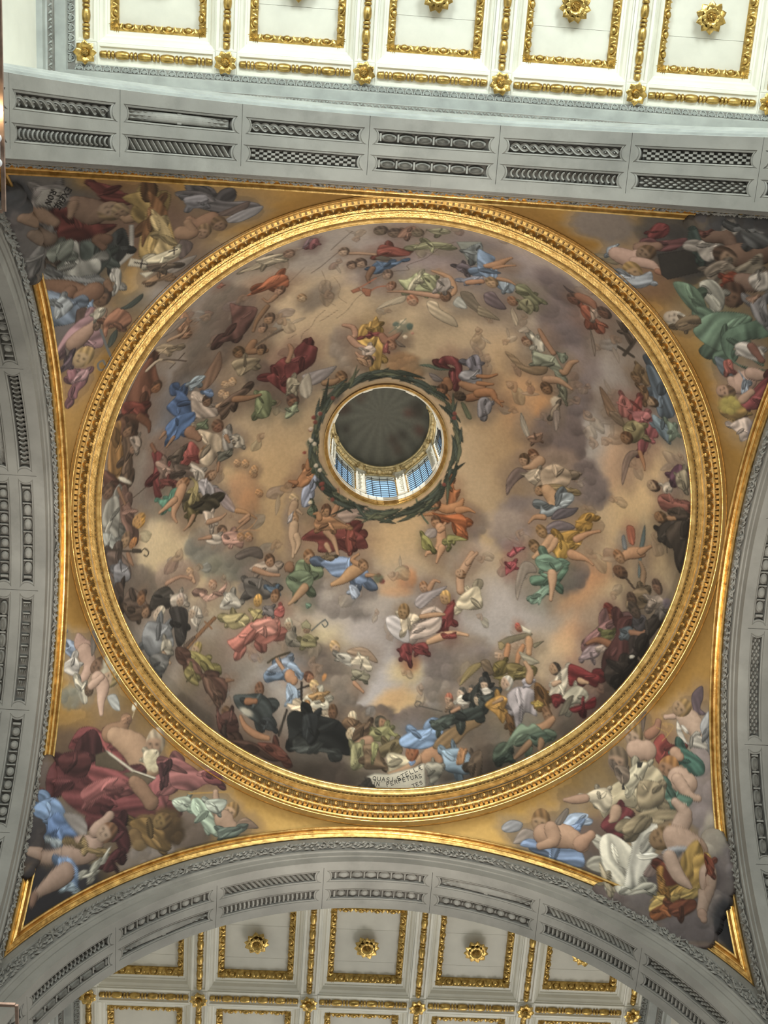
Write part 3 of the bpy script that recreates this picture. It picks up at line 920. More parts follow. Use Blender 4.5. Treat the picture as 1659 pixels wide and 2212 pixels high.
# ground: gold leaf on the pendentives, dusky violet-grey at the rim of the painted sky
_ii = (np.arange(N, dtype=np.float32) / N - .5) * .84
RAD = np.hypot(_ii[None, :], _ii[:, None])
P[..., :3] = hexc('857a74')
_g = (RAD > .2865)
P[_g, 3] = 1.0
P[_g, :3] = hexc('b08238')
GAIN = np.array((1.50, 1.44, 1.32), dtype=np.float32)
TRACED_CARTOON = """
c b59c76 1007 1003 321 -21 21 298 60 95
c c0a684 1156 926 152 -25 19 204 80 84
c c2ab8a 959 661 169 -91 57 144 60 95
c c0a888 793 728 125 92 -65 154 60 84
c b69568 735 1134 112 12 3 133 60 84
c b89a70 1079 1210 169 -16 5 83 60 95
c b08a5c 1279 900 84 -22 18 165 60 62
c b7986c 1553 1013 100 -57 18 144 60 95
c b49a72 1508 1218 104 -46 8 78 60 70
c c0a987 570 1181 89 50 -33 69 60 95
c b8a27c 506 1172 54 17 -1 72 60 70
c b39b74 632 1275 118 58 -22 45 50 70
c 9a9296 1037 1410 195 -13 3 128 60 95
c 9c959a 1008 1486 125 -5 1 73 60 95
c a09a9e 1267 1319 109 -22 5 70 60 84
c 8f8a8e 531 509 68 62 -77 90 60 95
c 8b8d94 491 846 53 34 -12 94 60 95
c 948e90 830 526 115 -36 17 60 60 84
c 8e8690 1022 553 110 -14 8 68 60 84
c 9a8c88 1226 543 86 39 -21 113 60 95
c a09690 1319 682 47 29 -36 92 60 70
c 979394 1421 885 36 -15 14 114 60 95
c 8f8b90 1425 769 35 -18 9 67 60 70
c b0886a 1485 933 37 -10 -2 64 60 70
c b98a60 1285 866 42 -12 8 73 60 84
c b58050 1326 892 26 -8 6 52 60 84
c a8764f 1429 1221 44 -47 25 22 60 84
c b07a52 1454 1180 29 -32 14 12 60 84
c b27c55 1418 1327 28 -1 -12 40 60 84
c c0a078 1371 1380 79 -23 3 49 60 70
c a79c98 820 1443 84 5 -1 49 60 84
c b9a884 872 1404 62 2 0 34 60 95
c bfa67a 1069 1450 37 -3 1 23 60 95
c b4784e 1076 1434 18 -2 0 17 60 95
c bf9a68 1050 1508 49 -17 9 19 50 95
c b28a5e 1034 1501 36 -18 10 13 60 84
c b8906a 1033 1296 40 -3 1 20 50 84
c b57850 1063 1277 20 -2 1 22 50 84
c 7a6d66 634 699 56 53 -30 66 30 97
c 6a615b 622 669 37 13 5 58 25 97
c 675e58 608 751 43 31 -12 45 25 97
c 635a54 586 802 31 9 2 30 22 97
c 6e645d 654 641 41 13 4 46 25 97
c 625852 566 813 29 9 2 34 18 97
c 7d7169 714 717 40 7 5 60 40 67
c 675d57 723 842 30 4 2 30 20 97
c 6d635d 765 889 46 4 2 32 25 89
c 84786f 899 783 31 0 3 40 20 97
c 8a7d72 927 831 35 -1 3 32 25 97
c 94704e 1020 821 30 -3 2 24 20 95
c 9a744e 1045 840 21 -2 2 17 20 95
c 84776c 882 890 19 0 2 25 25 89
c 7d726a 835 660 34 -25 12 22 50 84
c 8a7f86 990 596 84 -7 6 51 40 78
c 7a6e74 1071 500 120 2 3 61 45 89
c 6d6366 1118 504 82 1 2 46 40 78
c 756a70 1084 597 64 -12 5 43 40 78
c 8b8088 1219 561 54 9 -6 70 40 78
c 71666a 1297 585 26 -42 36 57 35 89
c 6a5e62 1329 652 34 -35 28 61 30 95
c 645a60 1349 694 32 -14 7 52 30 95
c 7a6e72 1376 756 36 -16 7 56 35 89
c 6c6166 1375 826 33 -13 7 54 30 89
c 5f545a 1310 547 47 32 -8 32 30 78
c 695c5c 1344 923 37 -12 6 57 22 97
c 64585a 1383 932 28 -4 -2 53 22 97
c 7d6a60 1361 991 41 -13 4 40 30 95
c 625759 1419 992 28 -10 4 35 20 97
c 655a5c 1437 1016 34 -13 4 33 20 97
c 6f6466 1401 1049 34 -11 4 39 25 89
c 746a6e 1309 1105 58 -14 4 38 30 89
c 7d7072 1283 1149 48 -11 3 37 30 89
c 9a8a80 1262 1135 39 -8 2 28 40 67
c 605656 1402 1202 39 -12 3 36 20 95
c 7b706c 1185 1149 39 -6 3 34 25 84
c 746a69 1183 1187 29 -5 3 37 22 89
c 8d7f76 1170 1217 39 -6 2 37 35 78
c a8968a 1209 1211 39 -7 2 28 40 67
c 6e655f 516 1003 50 33 -21 50 35 84
c 6f6762 485 1042 43 16 0 59 35 78
c 7d746c 538 1088 42 12 0 29 35 67
c 6f6e68 617 1200 42 8 0 36 22 95
c 767467 654 1243 48 8 0 27 22 95
c 6c6a62 695 1236 42 6 0 27 25 89
c 6c6057 460 1218 49 20 -1 31 25 89
c 665a52 426 1220 45 22 -2 33 28 89
c 8a7468 547 1238 43 12 -1 35 30 78
c 5f5a5a 737 1282 42 4 0 36 25 95
c 76706f 768 1276 41 3 0 27 25 89
c 8b8480 840 1294 41 2 1 36 22 95
c 6c6464 876 1308 29 1 1 27 20 97
c 9b9390 917 1317 41 0 1 36 22 89
c 706867 963 1321 35 -1 1 36 20 97
c 7d7472 933 1335 61 -1 0 18 25 89
c a09692 1035 1331 61 -4 1 23 35 78
c 83776f 778 1407 72 17 -4 16 30 78
c 6e6058 872 1438 62 11 -7 29 20 97
c 675a54 841 1428 52 10 -6 24 20 97
c 63564f 904 1463 42 1 0 30 20 97
c 75685f 924 1488 42 0 0 24 22 97
c 6b5f58 924 1508 27 0 0 16 22 97
c 7a7069 650 1414 70 33 -20 34 40 78
c 8b8278 694 1388 83 24 -8 32 40 78
c 7d7268 559 1445 44 45 -37 11 40 89
c 5d544c 601 1479 44 42 -28 9 30 97
c 4e453e 576 1492 52 50 -26 6 30 97
c 87796f 1200 1392 46 -7 1 26 22 97
c 6e6260 1166 1422 51 -7 1 34 20 97
c 6a5f5d 1152 1458 41 -5 1 30 20 97
c 7a6e68 1132 1476 31 -4 1 19 22 97
c 74696a 1222 1422 40 -7 2 42 25 95
c 7d716f 1234 1469 61 -11 1 24 30 89
c 5e524c 945 1531 42 0 0 14 18 97
c 5a4d48 1003 1530 42 -2 0 16 18 97
c 54474a 1071 1542 48 -4 0 17 18 97
c 685a55 1091 1528 41 -4 0 19 22 97
c 5b4d49 1143 1546 62 -8 0 26 25 97
c 8a7f7a 1205 1537 51 -9 0 15 30 67
c 4a3d37 878 1613 95 16 -7 19 20 97
c 43372f 814 1595 64 13 -10 26 25 97
c 6d5d55 922 1591 61 12 -5 11 25 89
c 3d322c 1318 1562 114 -59 14 21 30 97
c 75655c 1257 1535 61 -13 1 25 30 89
c 4b3f38 1247 1566 50 -17 4 13 22 97
c 5b4d46 1436 1453 47 -43 18 11 30 97
c 463a34 1493 1392 35 -41 26 11 30 97
c 3f342f 1195 1596 72 -16 2 16 30 97
c 6b5d55 730 1542 55 30 -18 16 40 78
c 433831 683 1561 69 45 -28 15 30 97
#figures
p 5e3f3c 646 645 668 658 706 673 703 700 691 727 670 746 628 745 653 719 653 685
l 8a6a50 728 674 6.1 709 707 5.4 703 733 3.8
h a07a5c 735 706 13.5 94 4a3a30
h a88268 723 729 11.3 104 54443a
p a0583a 680 635 705 615 723 592 746 587 764 598 767 628 740 623 714 631
h a8806a 751 635 12.3 121 5a4032
l a88268 743 649 6.7 729 662 4.4 716 650 2.8
p 9c907c 655 554 680 542 715 527 749 530 742 547 707 559
p a59a86 686 527 714 518 753 523 751 545 718 551
l 9c7658 705 762 9.0 699 781 9.5 734 786 5.8
h 8a6444 675 779 13.3 63 4a3826
h 96704e 724 782 11.6 95 44342a
t 5b4d42 5.3 713 769 737 753 765 739
p 8e8068 661 801 690 796 723 804 712 821 683 839 672 826
w 7c5f4e 594 852 600 823 618 794 634 767 641 800 633 828 614 851
p 3f5d94 523 867 543 850 539 834 558 846 577 877 586 911 550 903 529 883
p 8196aa 570 831 584 816 607 822 593 838 576 844
p a89a92 576 855 594 854 610 875 636 902 635 922 586 911
h 7d5f4c 613 881 12.5 78 3c3029
p 5b78a8 602 859 619 855 627 871 618 876
h b79a7c 651 852 9.4 47 8a6f55
h b79a7c 666 849 9.9 78 96785a
h b2947a 645 872 9.3 62 8d7258
h b79a7c 655 879 8.3 97 907358
l b79a80 636 899 5.2 659 893 4.1 671 898 3.1
p 6d7a58 720 884 745 882 754 909 748 939 720 936
p 6b2f31 738 849 757 838 751 824 782 808 790 891 759 873
p 5c4a40 636 904 665 878 697 868 703 879 671 900 650 925
l 9a7458 673 890 7.7 703 892 6.1 728 888 3.6
p 5f3a2c 465 727 483 723 497 773 507 807 505 818 477 827 476 872 423 843 424 807 441 769
h 8a5a3c 497 808 14.6 79 3d2a20
p 6a3029 421 805 452 823 472 845 470 870 421 841
l b0a494 472 752 4.8 500 740 4.1 535 765 2.3
t 463a34 3.5 508 744 561 771
t 463a34 2.8 545 759 556 748
t 463a34 2.5 525 775 536 767
h a87c60 556 698 12.9 -138 7a5a44
p 9c7258 530 660 546 622 561 664 558 686 543 688
l ae9078 517 694 5.5 548 691 4.2 557 675 3.0
p 96846c 486 698 507 698 540 726 521 735 499 720
p 8a5548 610 580 620 573 628 583 619 590
w 7d7068 495 675 518 644 554 646 531 671
p 6f5a66 784 514 791 478 804 485 799 505
p 7a4650 795 513 801 485 813 483 817 505 806 521
h 9a7a68 758 524 13.8 67 5a463c
h b39878 799 661 10.9 62 7c6248
p 84443e 939 542 943 516 961 515 1003 530 1005 544 970 551 944 549
l b0907c 880 541 4.1 911 542 4.6 937 545 4.6
h b59a86 872 535 12.9 83 5a4a40
h a88c7a 911 570 13.6 63 4a3c36
h a68672 893 576 11.3 63 4a3c36
w 5c5650 938 556 951 548 974 557 958 565
p 4a6790 932 586 944 566 972 568 997 559 974 584 957 598 939 602
l 8a6a58 937 586 6.7 930 609 6.0 934 625 3.3
h a88c7c 969 601 12.6 91 5a4a44
t a0604a 3.3 947 612 930 628 903 650
q a5664e 898 647 914 638 920 647 904 655
t a0604a 3.2 980 632 952 637 932 656
q a5664e 920 647 921 639 941 643 940 662 931 662
h a87e6c 980 632 11.3 108 6a4a3a
p 97a07c 992 615 1010 611 1033 588 1065 600 1074 637 1047 641 1014 642
p a8a690 1013 638 1020 613 1036 591 1035 617 1025 640
p 8a9070 1042 600 1065 597 1072 637 1055 630
l a88470 1076 649 6.9 1043 647 5.9 1005 645 4.3 974 648 2.1
h ae8870 1027 666 13.2 68 8a5c46
w b0a490 955 694 972 675 1010 654 1010 672 985 683 962 693
w a89a84 1056 664 1077 664 1086 681 1114 697 1125 720 1102 716 1075 703 1061 687
l a88468 1058 582 3.3 1093 595 6.0 1108 628 6.5 1099 645 4.8
h 7a5a46 1092 646 13.3 83 4a382c
p 8a8484 1071 606 1091 596 1100 620 1088 635 1072 634
w 6d6458 1120 629 1141 627 1155 646 1167 662 1169 680 1144 667 1128 652
w 9aa0a0 1108 662 1119 641 1139 668 1121 672
p 5a5360 1102 560 1115 546 1135 559 1128 578 1109 572
p 7c86a0 1116 597 1156 574 1159 600 1131 604
l a67c62 1131 601 6.0 1158 591 7.1
q 77807e 1092 483 1141 467 1151 544 1129 550
p 5f6a72 1112 510 1141 472 1150 530 1132 535
p 7d8064 1011 518 1033 496 1084 493 1081 506 1048 517 1021 524
h 7a6a5c 938 464 16.0 82 4c403a
h 7a665a 967 471 15.7 82 463a36
p 8e6a5c 981 457 1000 441 1012 462 995 485 974 487
h 7a6e5e 1013 466 14.4 82 55493e
p 7d7c66 1032 454 1058 438 1078 452 1053 467
t 4a403a 1.5 845 528 864 495 880 466
t 463b35 1.4 812 594 831 576 858 540 868 526
t 5c4d44 0.9 796 575 777 603 766 618
t 463b35 1.1 931 619 975 594 1010 585 1006 572 1040 547 1065 509 1090 484
t 463b35 1.1 1007 541 1023 501 1026 473 1029 450
t 5c4d40 0.8 841 725 859 712 877 697
t 5c4d40 0.8 876 718 896 698 912 668 929 650
t 5c4d40 0.8 806 766 809 752 825 736 833 716 850 697
t 6c5a48 0.6 833 590 844 623 834 648 853 673 871 686
t 6c5a48 0.6 859 608 876 637 874 662 894 680
t 5c4d44 1.0 779 763 795 753
p a5813f 921 763 928 735 947 729 957 711 966 731 962 745 944 754 931 769
p b39048 922 772 940 766 963 756 977 775 978 813 975 840 961 836 954 809 932 782
p 7d3d3c 931 766 949 754 968 750 973 761 950 761
l b48a76 892 735 4.2 912 741 5.7 918 760 6.7 907 766 3.6
l b08a78 907 766 6.7 923 783 7.2 942 790 5.6
p b0a098 936 793 951 782 964 792 954 809 939 810
l b48e78 959 814 6.6 935 812 5.6 924 802 3.6
h a58064 950 820 12.7 76 44382e
p 96755a 925 813 944 815 951 831 936 829
l 9a6c5a 973 759 7.7 986 772 8.7 1006 754 5.2 1012 745 3.1
h a0745c 994 779 11.8 59 6b4a38
w 6d6058 1000 765 1008 770 1025 782 1009 781
p 8a4a48 978 786 987 774 989 796 979 800
c 5f7268 1012 736 14 -1 1 14 40 60
c cfc0a6 1013 722 6 -1 0 5 30 90
c cfc0a6 1004 734 4 0 0 5 30 90
c d0c4b0 1021 758 4 0 0 4 30 90
c 47605c 1028 732 6 -1 1 8 30 90
c 4b6460 999 729 6 0 0 5 30 80
c b07a6a 1035 748 3 0 0 3 30 90
t 5a6a5e 1.5 987 752 1004 734 1019 713
p 642d30 793 792 811 772 821 778 841 787 842 801 837 825 811 845 783 859 776 824 797 815
l a88068 782 778 4.2 788 792 5.7 782 816 6.2
w 7f7a80 814 853 835 844 862 837 886 832 873 853 852 871 828 875
w 9c968c 810 872 828 846 838 883 830 904 815 898
h 7a5440 798 907 14.7 69 42302a
p 8f8876 783 859 797 855 810 869 802 889 785 891
p 86967c 787 927 806 916 809 931 793 946 783 945
h 96704c 897 858 13.7 68 5c4430
l 9a7a5c 862 871 6.6 881 869 7.6 890 864 5.1
p 6b3034 1095 813 1101 796 1122 792 1142 805 1145 835 1141 870 1129 867 1131 837 1126 814
p 6a6a7c 1149 802 1161 783 1173 780 1182 798 1186 833 1165 820
p 80828e 1138 836 1148 821 1175 819 1185 830 1187 846 1166 850 1146 845
l 96684a 1116 850 9.0 1122 865 7.5 1109 857 4.5
h 8a5c42 1108 873 13.0 103 4a3224
w 6a6468 1078 837 1093 840 1108 851 1094 856 1082 847
l 9a6a48 1119 884 4.5 1130 898 3.0
l a87c5c 1147 853 7.5 1169 858 10.0 1187 851 10.0
l 96684a 1162 883 8.5 1190 872 9.0
h 46382c 1146 881 11.5 -167 3a2e26
w 4f6257 1055 822 1076 817 1099 823 1125 823 1099 829 1077 825
w 57604a 1149 896 1158 897 1175 925 1164 927
p 6480a8 1138 498 1155 501 1175 513 1170 542 1163 558 1180 567 1206 572 1222 588 1220 602 1197 603 1165 578 1147 563
l aa8062 1161 544 6.3 1180 534 9.8 1194 514 6.5 1205 500 3.6
l aa8062 1177 546 4.6 1196 532 4.0 1216 522 2.3
p 7f93aa 1190 585 1209 572 1224 580 1222 605 1206 607
h b89674 1178 588 14.3 68 6d5840
l aa8468 1190 574 5.6 1211 574 5.0 1224 580 2.8
h 966e54 1225 627 11.9 67 6d4c38
p 74785c 1226 579 1244 572 1265 592 1284 608 1267 625 1244 610 1229 599
p 7c7c60 1237 623 1254 610 1269 624 1264 652 1243 640
w 625660 1167 624 1184 613 1198 629 1216 651 1199 657 1174 648
w 7d7260 1159 658 1176 663 1194 674 1207 685 1186 685 1162 681
w a29482 1224 656 1228 645 1242 669 1243 690 1233 684
h a08068 1266 722 11.9 56 5a4032
p a8a69c 1268 701 1285 707 1300 717 1303 737 1283 746 1280 765 1283 732
p 7f8878 1282 744 1303 742 1325 741 1339 759 1355 776 1342 784 1322 774 1307 768 1286 774
p 6d7a6c 1330 730 1344 727 1352 733 1345 751 1337 748
l a07a62 1287 685 4.2 1304 712 6.3 1321 733 6.7
l a88468 1371 734 3.1 1358 746 6.2 1350 772 7.7 1343 772 5.6
w 7d6850 1225 760 1244 763 1270 782 1291 776 1314 771 1312 789 1289 799 1257 791
l ac8a70 1315 802 9.1 1341 796 8.1 1368 806 3.6
h 8a6446 1318 821 13.1 54 4c3828
p 6d7060 1343 810 1359 809 1361 842 1347 830
c b4aa98 1340 847 9 -3 1 11 30 80
p 7d7062 1333 868 1347 847 1351 879 1335 884
w a09488 1244 702 1259 685 1269 697 1256 704
p 8a4a38 1356 581 1371 574 1382 595 1407 611 1412 633 1398 642 1381 624 1362 607
h 6d463a 1340 568 15.5 75 40302c
l 8a5c4a 1352 555 13.5 1371 558 13.0 1382 570 5.8
h 6d4a3c 1401 571 16.5 75 40302a
p 9a8478 1375 583 1386 576 1393 591 1384 612
w 4a4044 1313 537 1327 544 1340 548 1327 553
t 3a342e 8.3 1444 654 1473 660
t 3a342e 7.1 1456 670 1466 628 1473 574
p 4c4038 1425 575 1444 582 1465 608 1462 632 1443 604
w 7a6c64 1383 637 1393 659 1402 687 1402 707 1392 680
p 6f5a40 1480 705 1482 674 1497 677 1516 699 1510 722 1493 715
h 7d5f44 1488 712 13.4 73 4c3c2a
p 4d5f74 1500 669 1512 657 1540 685 1564 719 1570 757 1545 780 1524 731
h a08468 1525 754 14.2 133 3c3026
p 6f5238 1496 733 1508 723 1518 742 1512 766
w 7d624e 1421 777 1437 787 1454 808 1471 828 1449 839 1436 817
p 9a5a58 1462 798 1466 774 1483 779 1493 798 1489 818 1471 828
p 85403e 1491 781 1501 755 1508 769 1509 806 1495 814
l a8744e 1178 829 4.5 1199 826 4.5 1215 817 3.0
l a8744e 1180 845 5.0 1196 844 5.0 1210 841 3.0
l a8744e 1182 868 10.0 1208 861 9.0 1221 876 5.0 1235 876 2.5
l a8744e 1221 876 4.5 1234 887 2.5
p 70707c 1184 884 1199 873 1212 884 1212 905 1199 918 1187 920
p 55392c 413 847 426 839 454 856 460 884 453 905 429 911 417 890
l 6d4634 460 864 8.3 482 892 7.0 485 912 3.2
p 8a6234 390 899 399 845 418 851 417 890 427 929 424 960 411 975 388 948
p 5a4638 423 894 439 898 451 926 446 944 449 972 439 998 425 991 427 950
h 8a654c 436 882 15.6 88 3e2d24
h 93705a 454 930 15.6 99 42342a
p 9a8a80 440 904 461 912 467 933 457 944 448 930
c d8d4c8 430 996 15 14 -2 3 30 80
p 5c3a30 379 941 408 976 419 1003 414 1015 383 986 377 961
h 7a5846 391 997 16.2 80 46342a
p 6d4f46 414 1010 425 1014 436 1046 452 1073 449 1100 449 1119 430 1101 419 1067
h a87a48 463 1094 14.7 174 8a6430
h b08048 466 1102 11.1 174 a5742c
p 7d7c78 374 1045 386 1018 411 1019 419 1048 416 1094 413 1122 388 1078 376 1066
p 8a8d8c 373 1076 396 1090 410 1114 409 1132 381 1120 373 1096
h 9a7858 432 1121 14.2 105 5a4636
h a0683c 449 1135 10.1 136 8e5a2e
p 5a4a44 384 1122 412 1134 429 1155 442 1181 438 1202 404 1187 388 1154
l 8a6650 435 1149 4.0 442 1168 4.5 448 1179 2.0
p 70707a 400 1160 417 1159 436 1177 438 1202 404 1191
t 3a322c 3.6 381 1112 421 1138 448 1151 468 1160
t 3a322c 2.5 468 1160 476 1157 485 1167 481 1174 474 1169
q 3a322c 446 1145 468 1155 468 1163 446 1154
t 443830 2.1 422 1047 442 1044 463 1039 482 1031
t 443830 1.8 482 1031 485 1025 493 1030 490 1034
l 8a6650 414 1005 3.7 431 1048 3.1
p 3f322c 401 1192 421 1200 423 1222 416 1243 401 1235
p 54443c 438 1217 465 1241 480 1273 418 1245
h 8a5c3c 465 1247 12.6 80 4a3426
p 36322f 512 1245 531 1249 546 1275 529 1289 486 1275 492 1252
p 9a8e84 536 1268 558 1267 573 1278 570 1292 546 1294 533 1282
h a88c78 557 1280 11.1 92 90807a
p 466aa8 522 915 545 899 586 900 584 926 561 938 552 951 531 950 525 932
l a07c64 520 928 5.3 510 937 3.2
l a07c64 541 945 4.7 526 961 3.1
p 9b4a48 556 1010 568 978 580 964 599 986 597 1006 600 1019 574 1005 556 1023
h ac8468 612 996 14.2 123 6d5038
p b0a08c 592 941 621 953 644 965 650 994 635 1016 620 1028 599 1011 624 992 603 967
p 8f8d8c 649 956 664 956 674 975 673 1000 653 999
h c0987c 685 987 12.6 27 6e6050
p a09a90 669 972 687 972 698 986 695 999 675 998 680 986
l ac866c 657 970 5.1 665 984 3.0
p 5d5f58 645 1005 670 1002 671 1015 641 1024
l a47c62 643 1025 3.5 641 1042 3.0
h 8a5c48 638 943 13.8 61 5c4436
l 9a7460 577 942 12.9 598 963 7.7
p 5f6f58 592 928 612 928 618 947 595 939
p 6d3032 492 962 510 966 532 998 516 1013 512 1046 517 1065 501 1062 495 1021 498 992
p 8d7268 500 988 521 990 535 1014 543 1036 519 1024
p 6d3836 511 1027 532 1033 554 1044 546 1052 519 1042
l 8a5e4a 491 943 3.7 500 962 4.7
p 5c5048 534 989 552 974 568 973 560 997 548 1011
p 574a44 545 1005 579 1019 592 1044 569 1048 548 1028
h a5785a 564 1052 14.1 164 7a5438
p b0a8a0 581 1012 608 1033 613 1053 595 1052 584 1027
h a88266 626 1049 12.5 -20 5a4434
p 8f8c96 598 1055 616 1054 634 1077 632 1098 616 1095 601 1073
w 8b7d82 634 1077 652 1083 673 1107 684 1133 671 1131 650 1113
p 3f3a2e 564 1071 588 1082 614 1095 637 1097 648 1115 627 1123 601 1123 580 1104 565 1107
p 9a8c5c 579 1041 590 1048 600 1065 596 1088 588 1101 575 1098 585 1072 590 1058
p 5d5434 575 1103 596 1119 591 1135 578 1146 575 1122
l a88266 588 1125 5.5 578 1141 4.0 567 1148 2.5
p 4d8270 506 1069 528 1073 538 1057 554 1059 549 1087 543 1104 522 1093
l b58a6c 562 1061 11.6 551 1087 10.0 543 1111 6.0 551 1128 2.5
l b58a6c 546 1081 8.0 528 1090 6.0 512 1097 4.0
p b0a094 609 1120 630 1126 638 1149 630 1164 617 1143
l ac866c 622 1144 5.9 648 1141 4.4 661 1134 2.5
h a0785e 653 1166 11.3 42 4e3c30
p b08478 651 1174 679 1172 700 1186 698 1209 674 1197 659 1197
p b0a49a 617 1171 648 1174 651 1193 622 1188
l a88068 627 1175 4.9 601 1174 2.5
w 5a504c 682 1221 705 1210 731 1209 744 1221 742 1235 716 1227 693 1231
c ad7d58 698 1089 28 4 1 34 40 70
c b07a50 712 1117 20 2 1 24 40 60
h b08c68 702 1036 9.0 69 9a7450
h b08660 720 1058 9.9 60 96704a
h ae8a68 684 1032 8.5 60 9a7858
h b08c68 722 1051 8.9 78 98724c
h b0825c 734 1101 8.9 50 9a6e46
l b0845c 686 1131 5.9 707 1138 3.9 730 1153 1.5
l b0886a 712 1144 4.9 692 1155 3.9
t a87c54 1.5 684 1180 715 1170 730 1155
t a87c54 1.5 679 1170 713 1174 736 1177
h a87e62 713 1188 9.8 59 86603e
h a87e62 695 1186 8.8 59 86603e
l a07a60 712 1151 4.4 687 1168 2.9
h b08c72 580 1233 8.8 60 8a6c50
l b08a70 582 1243 6.3 590 1255 3.9
p 9a887c 713 1250 752 1238 775 1251 778 1272 732 1263
h a5785a 760 1239 12.6 68 4a3628
l a88066 726 1253 5.8 757 1266 4.8 781 1270 3.4
p 55504e 703 1269 742 1273 773 1294 753 1314 711 1301
p 4a5f78 752 1290 776 1294 786 1310 768 1307
h 9a7050 773 1309 12.0 102 5a3e2a
h b08444 734 1314 11.0 102 b0823c
p a88072 600 1277 632 1288 664 1270 653 1292 616 1298
h b08a72 632 1269 10.1 59 8a6650
p a09a92 661 1293 677 1291 695 1312 690 1324 647 1317
l a07a66 526 1241 4.9 558 1237 3.4 582 1247 3.4
p a5704a 830 1057 845 1043 855 1060 854 1080 834 1096 809 1092 814 1081
l a87450 838 1057 5.9 839 1040 4.9 849 1033 3.5
l a87450 814 1086 5.4 799 1082 3.4
p 8592b4 827 1101 842 1089 853 1070 859 1080 857 1099 845 1111 848 1132 828 1136
c 4d5c50 843 1006 9 0 1 11 40 80
c cbbfae 840 998 4 0 0 6 30 90
c cbbfae 846 1018 4 0 0 4 30 80
c 8a3d34 829 1023 4 0 0 3 30 90
c 8a3d34 849 948 4 0 0 4 30 90
p 4c5b4a 839 1149 853 1128 848 1123 856 1145 877 1157 862 1161
c d0c3a8 846 1128 4 0 0 4 30 90
h b59a80 810 1119 10.8 58 a08866
l b59a80 811 1131 9.8 806 1152 8.8 809 1171 7.3
l b59a80 819 1143 3.9 829 1151 2.4
h b08a6a 811 1159 12.2 78 8d6c4c
l b59a80 812 1173 10.7 810 1194 9.7 813 1217 6.3 811 1236 3.9
l b59a80 818 1195 7.8 823 1211 5.8 816 1229 3.4
p a5a0a6 799 1154 809 1147 807 1164 799 1166
p 6b3230 828 1202 855 1182 880 1180 905 1176 938 1185 961 1194 975 1219 950 1224 932 1231 915 1225 900 1229 867 1229 864 1210
p 7d3d36 930 1176 941 1185 949 1208 935 1231 924 1213
l b08c70 883 1187 8.2 899 1204 6.3 910 1234 3.9
l b08c70 884 1215 5.8 892 1227 4.8
p 9a6e4c 855 1168 867 1157 889 1157 915 1169 933 1180 898 1185 863 1185
l ac8060 897 1152 6.8 906 1129 5.4 904 1102 3.4
l a87c58 867 1161 6.8 864 1152 5.4 854 1152 2.4
h a87c58 881 1145 12.7 88 4c3426
w 948078 904 1155 926 1140 956 1137 994 1152 1004 1161 952 1159 928 1171
t 55402c 1.9 872 1150 881 1138 891 1138
p 6d7f60 819 1247 839 1242 873 1256 878 1277 850 1285 819 1270
p 5f7058 799 1273 829 1262 858 1276 848 1303 820 1310 799 1291
h ac8464 847 1237 14.0 67 6a4a30
l ac8868 838 1298 9.6 815 1319 5.7 804 1327 3.3
l 8a664e 804 1256 12.0 806 1258 9.6
p 6c86b4 872 1249 910 1238 935 1241 941 1252 961 1263 977 1265 975 1287 952 1292 942 1277 906 1279 885 1263
l b58c64 964 1258 11.0 941 1270 12.5 922 1284 9.6 899 1293 4.8
l b08460 964 1256 5.8 941 1245 4.8 955 1233 2.9
h a87c58 966 1254 12.0 55 5c4430
l a88060 974 1274 4.3 997 1273 2.9
c 7c3532 1008 1284 6 0 0 5 30 90
c 7c3532 1000 1273 5 0 0 4 30 90
c 4c5a44 1000 1279 10 0 0 9 30 70
p 93a2c0 937 1293 952 1297 961 1312 946 1322 938 1308
p 6c5c46 872 1240 887 1234 905 1238 895 1248
p a05f38 1134 1099 1137 1074 1146 1065 1153 1084 1165 1082 1159 1105 1143 1119
l b07c54 1171 1103 3.9 1162 1117 8.2 1139 1127 11.1 1119 1123 8.7
l b07c54 1163 1126 8.2 1183 1121 5.3 1198 1125 2.4
h a87450 1113 1121 13.6 126 4c3220
l ac7850 1110 1140 4.4 1090 1145 2.4
p a0552e 1107 1138 1139 1139 1169 1132 1184 1147 1179 1176 1162 1179 1153 1154 1128 1148
h a87a58 1118 1156 12.6 76 4a3424
l b88c6c 1127 1167 10.6 1131 1190 10.6 1129 1206 10.6
l b88c6c 1124 1212 6.7 1105 1219 4.8 1100 1226 2.9
l b88c6c 1134 1206 8.2 1128 1223 4.8 1124 1237 2.9
l b88c6c 1134 1166 5.3 1125 1174 4.3 1138 1156 2.9
w 8a8080 1093 1187 1102 1172 1119 1170 1120 1186 1103 1191
p 7d7c44 1092 1213 1090 1185 1108 1193 1115 1213
p 80804a 1145 1179 1167 1178 1187 1184 1158 1191 1149 1206 1143 1193
t 55604c 3.9 1071 1106 1077 1127 1088 1147 1101 1161
l b08c72 1199 1210 7.2 1190 1230 8.1 1177 1258 10.5 1179 1285 9.5
h a88468 1177 1253 11.0 -170 6a4c34
l b08c72 1190 1230 5.7 1209 1206 3.4
h a88064 1099 1288 10.9 76 6d4c34
l a88064 1111 1291 6.2 1121 1274 4.3 1133 1275 2.4
w 8a8288 1080 1323 1089 1305 1117 1293 1149 1280 1139 1295 1118 1311 1096 1331
h a88058 1147 1303 13.3 98 a07c44
p 6d302c 1153 1315 1165 1307 1171 1322 1151 1324
p b0a48c 1173 1304 1194 1282 1216 1270 1224 1286 1226 1313 1176 1321
c c08c64 1044 1304 28 -2 0 9 50 60
c b87c50 1074 1274 8 -1 1 14 50 70
w 9c9488 1273 891 1287 913 1297 939 1291 944 1276 921
p 8a6a58 1291 944 1306 932 1322 925 1320 944 1304 953
w 8a7d78 1338 872 1352 867 1352 908 1345 910
h b08a6c 1291 993 12.7 94 4a3828
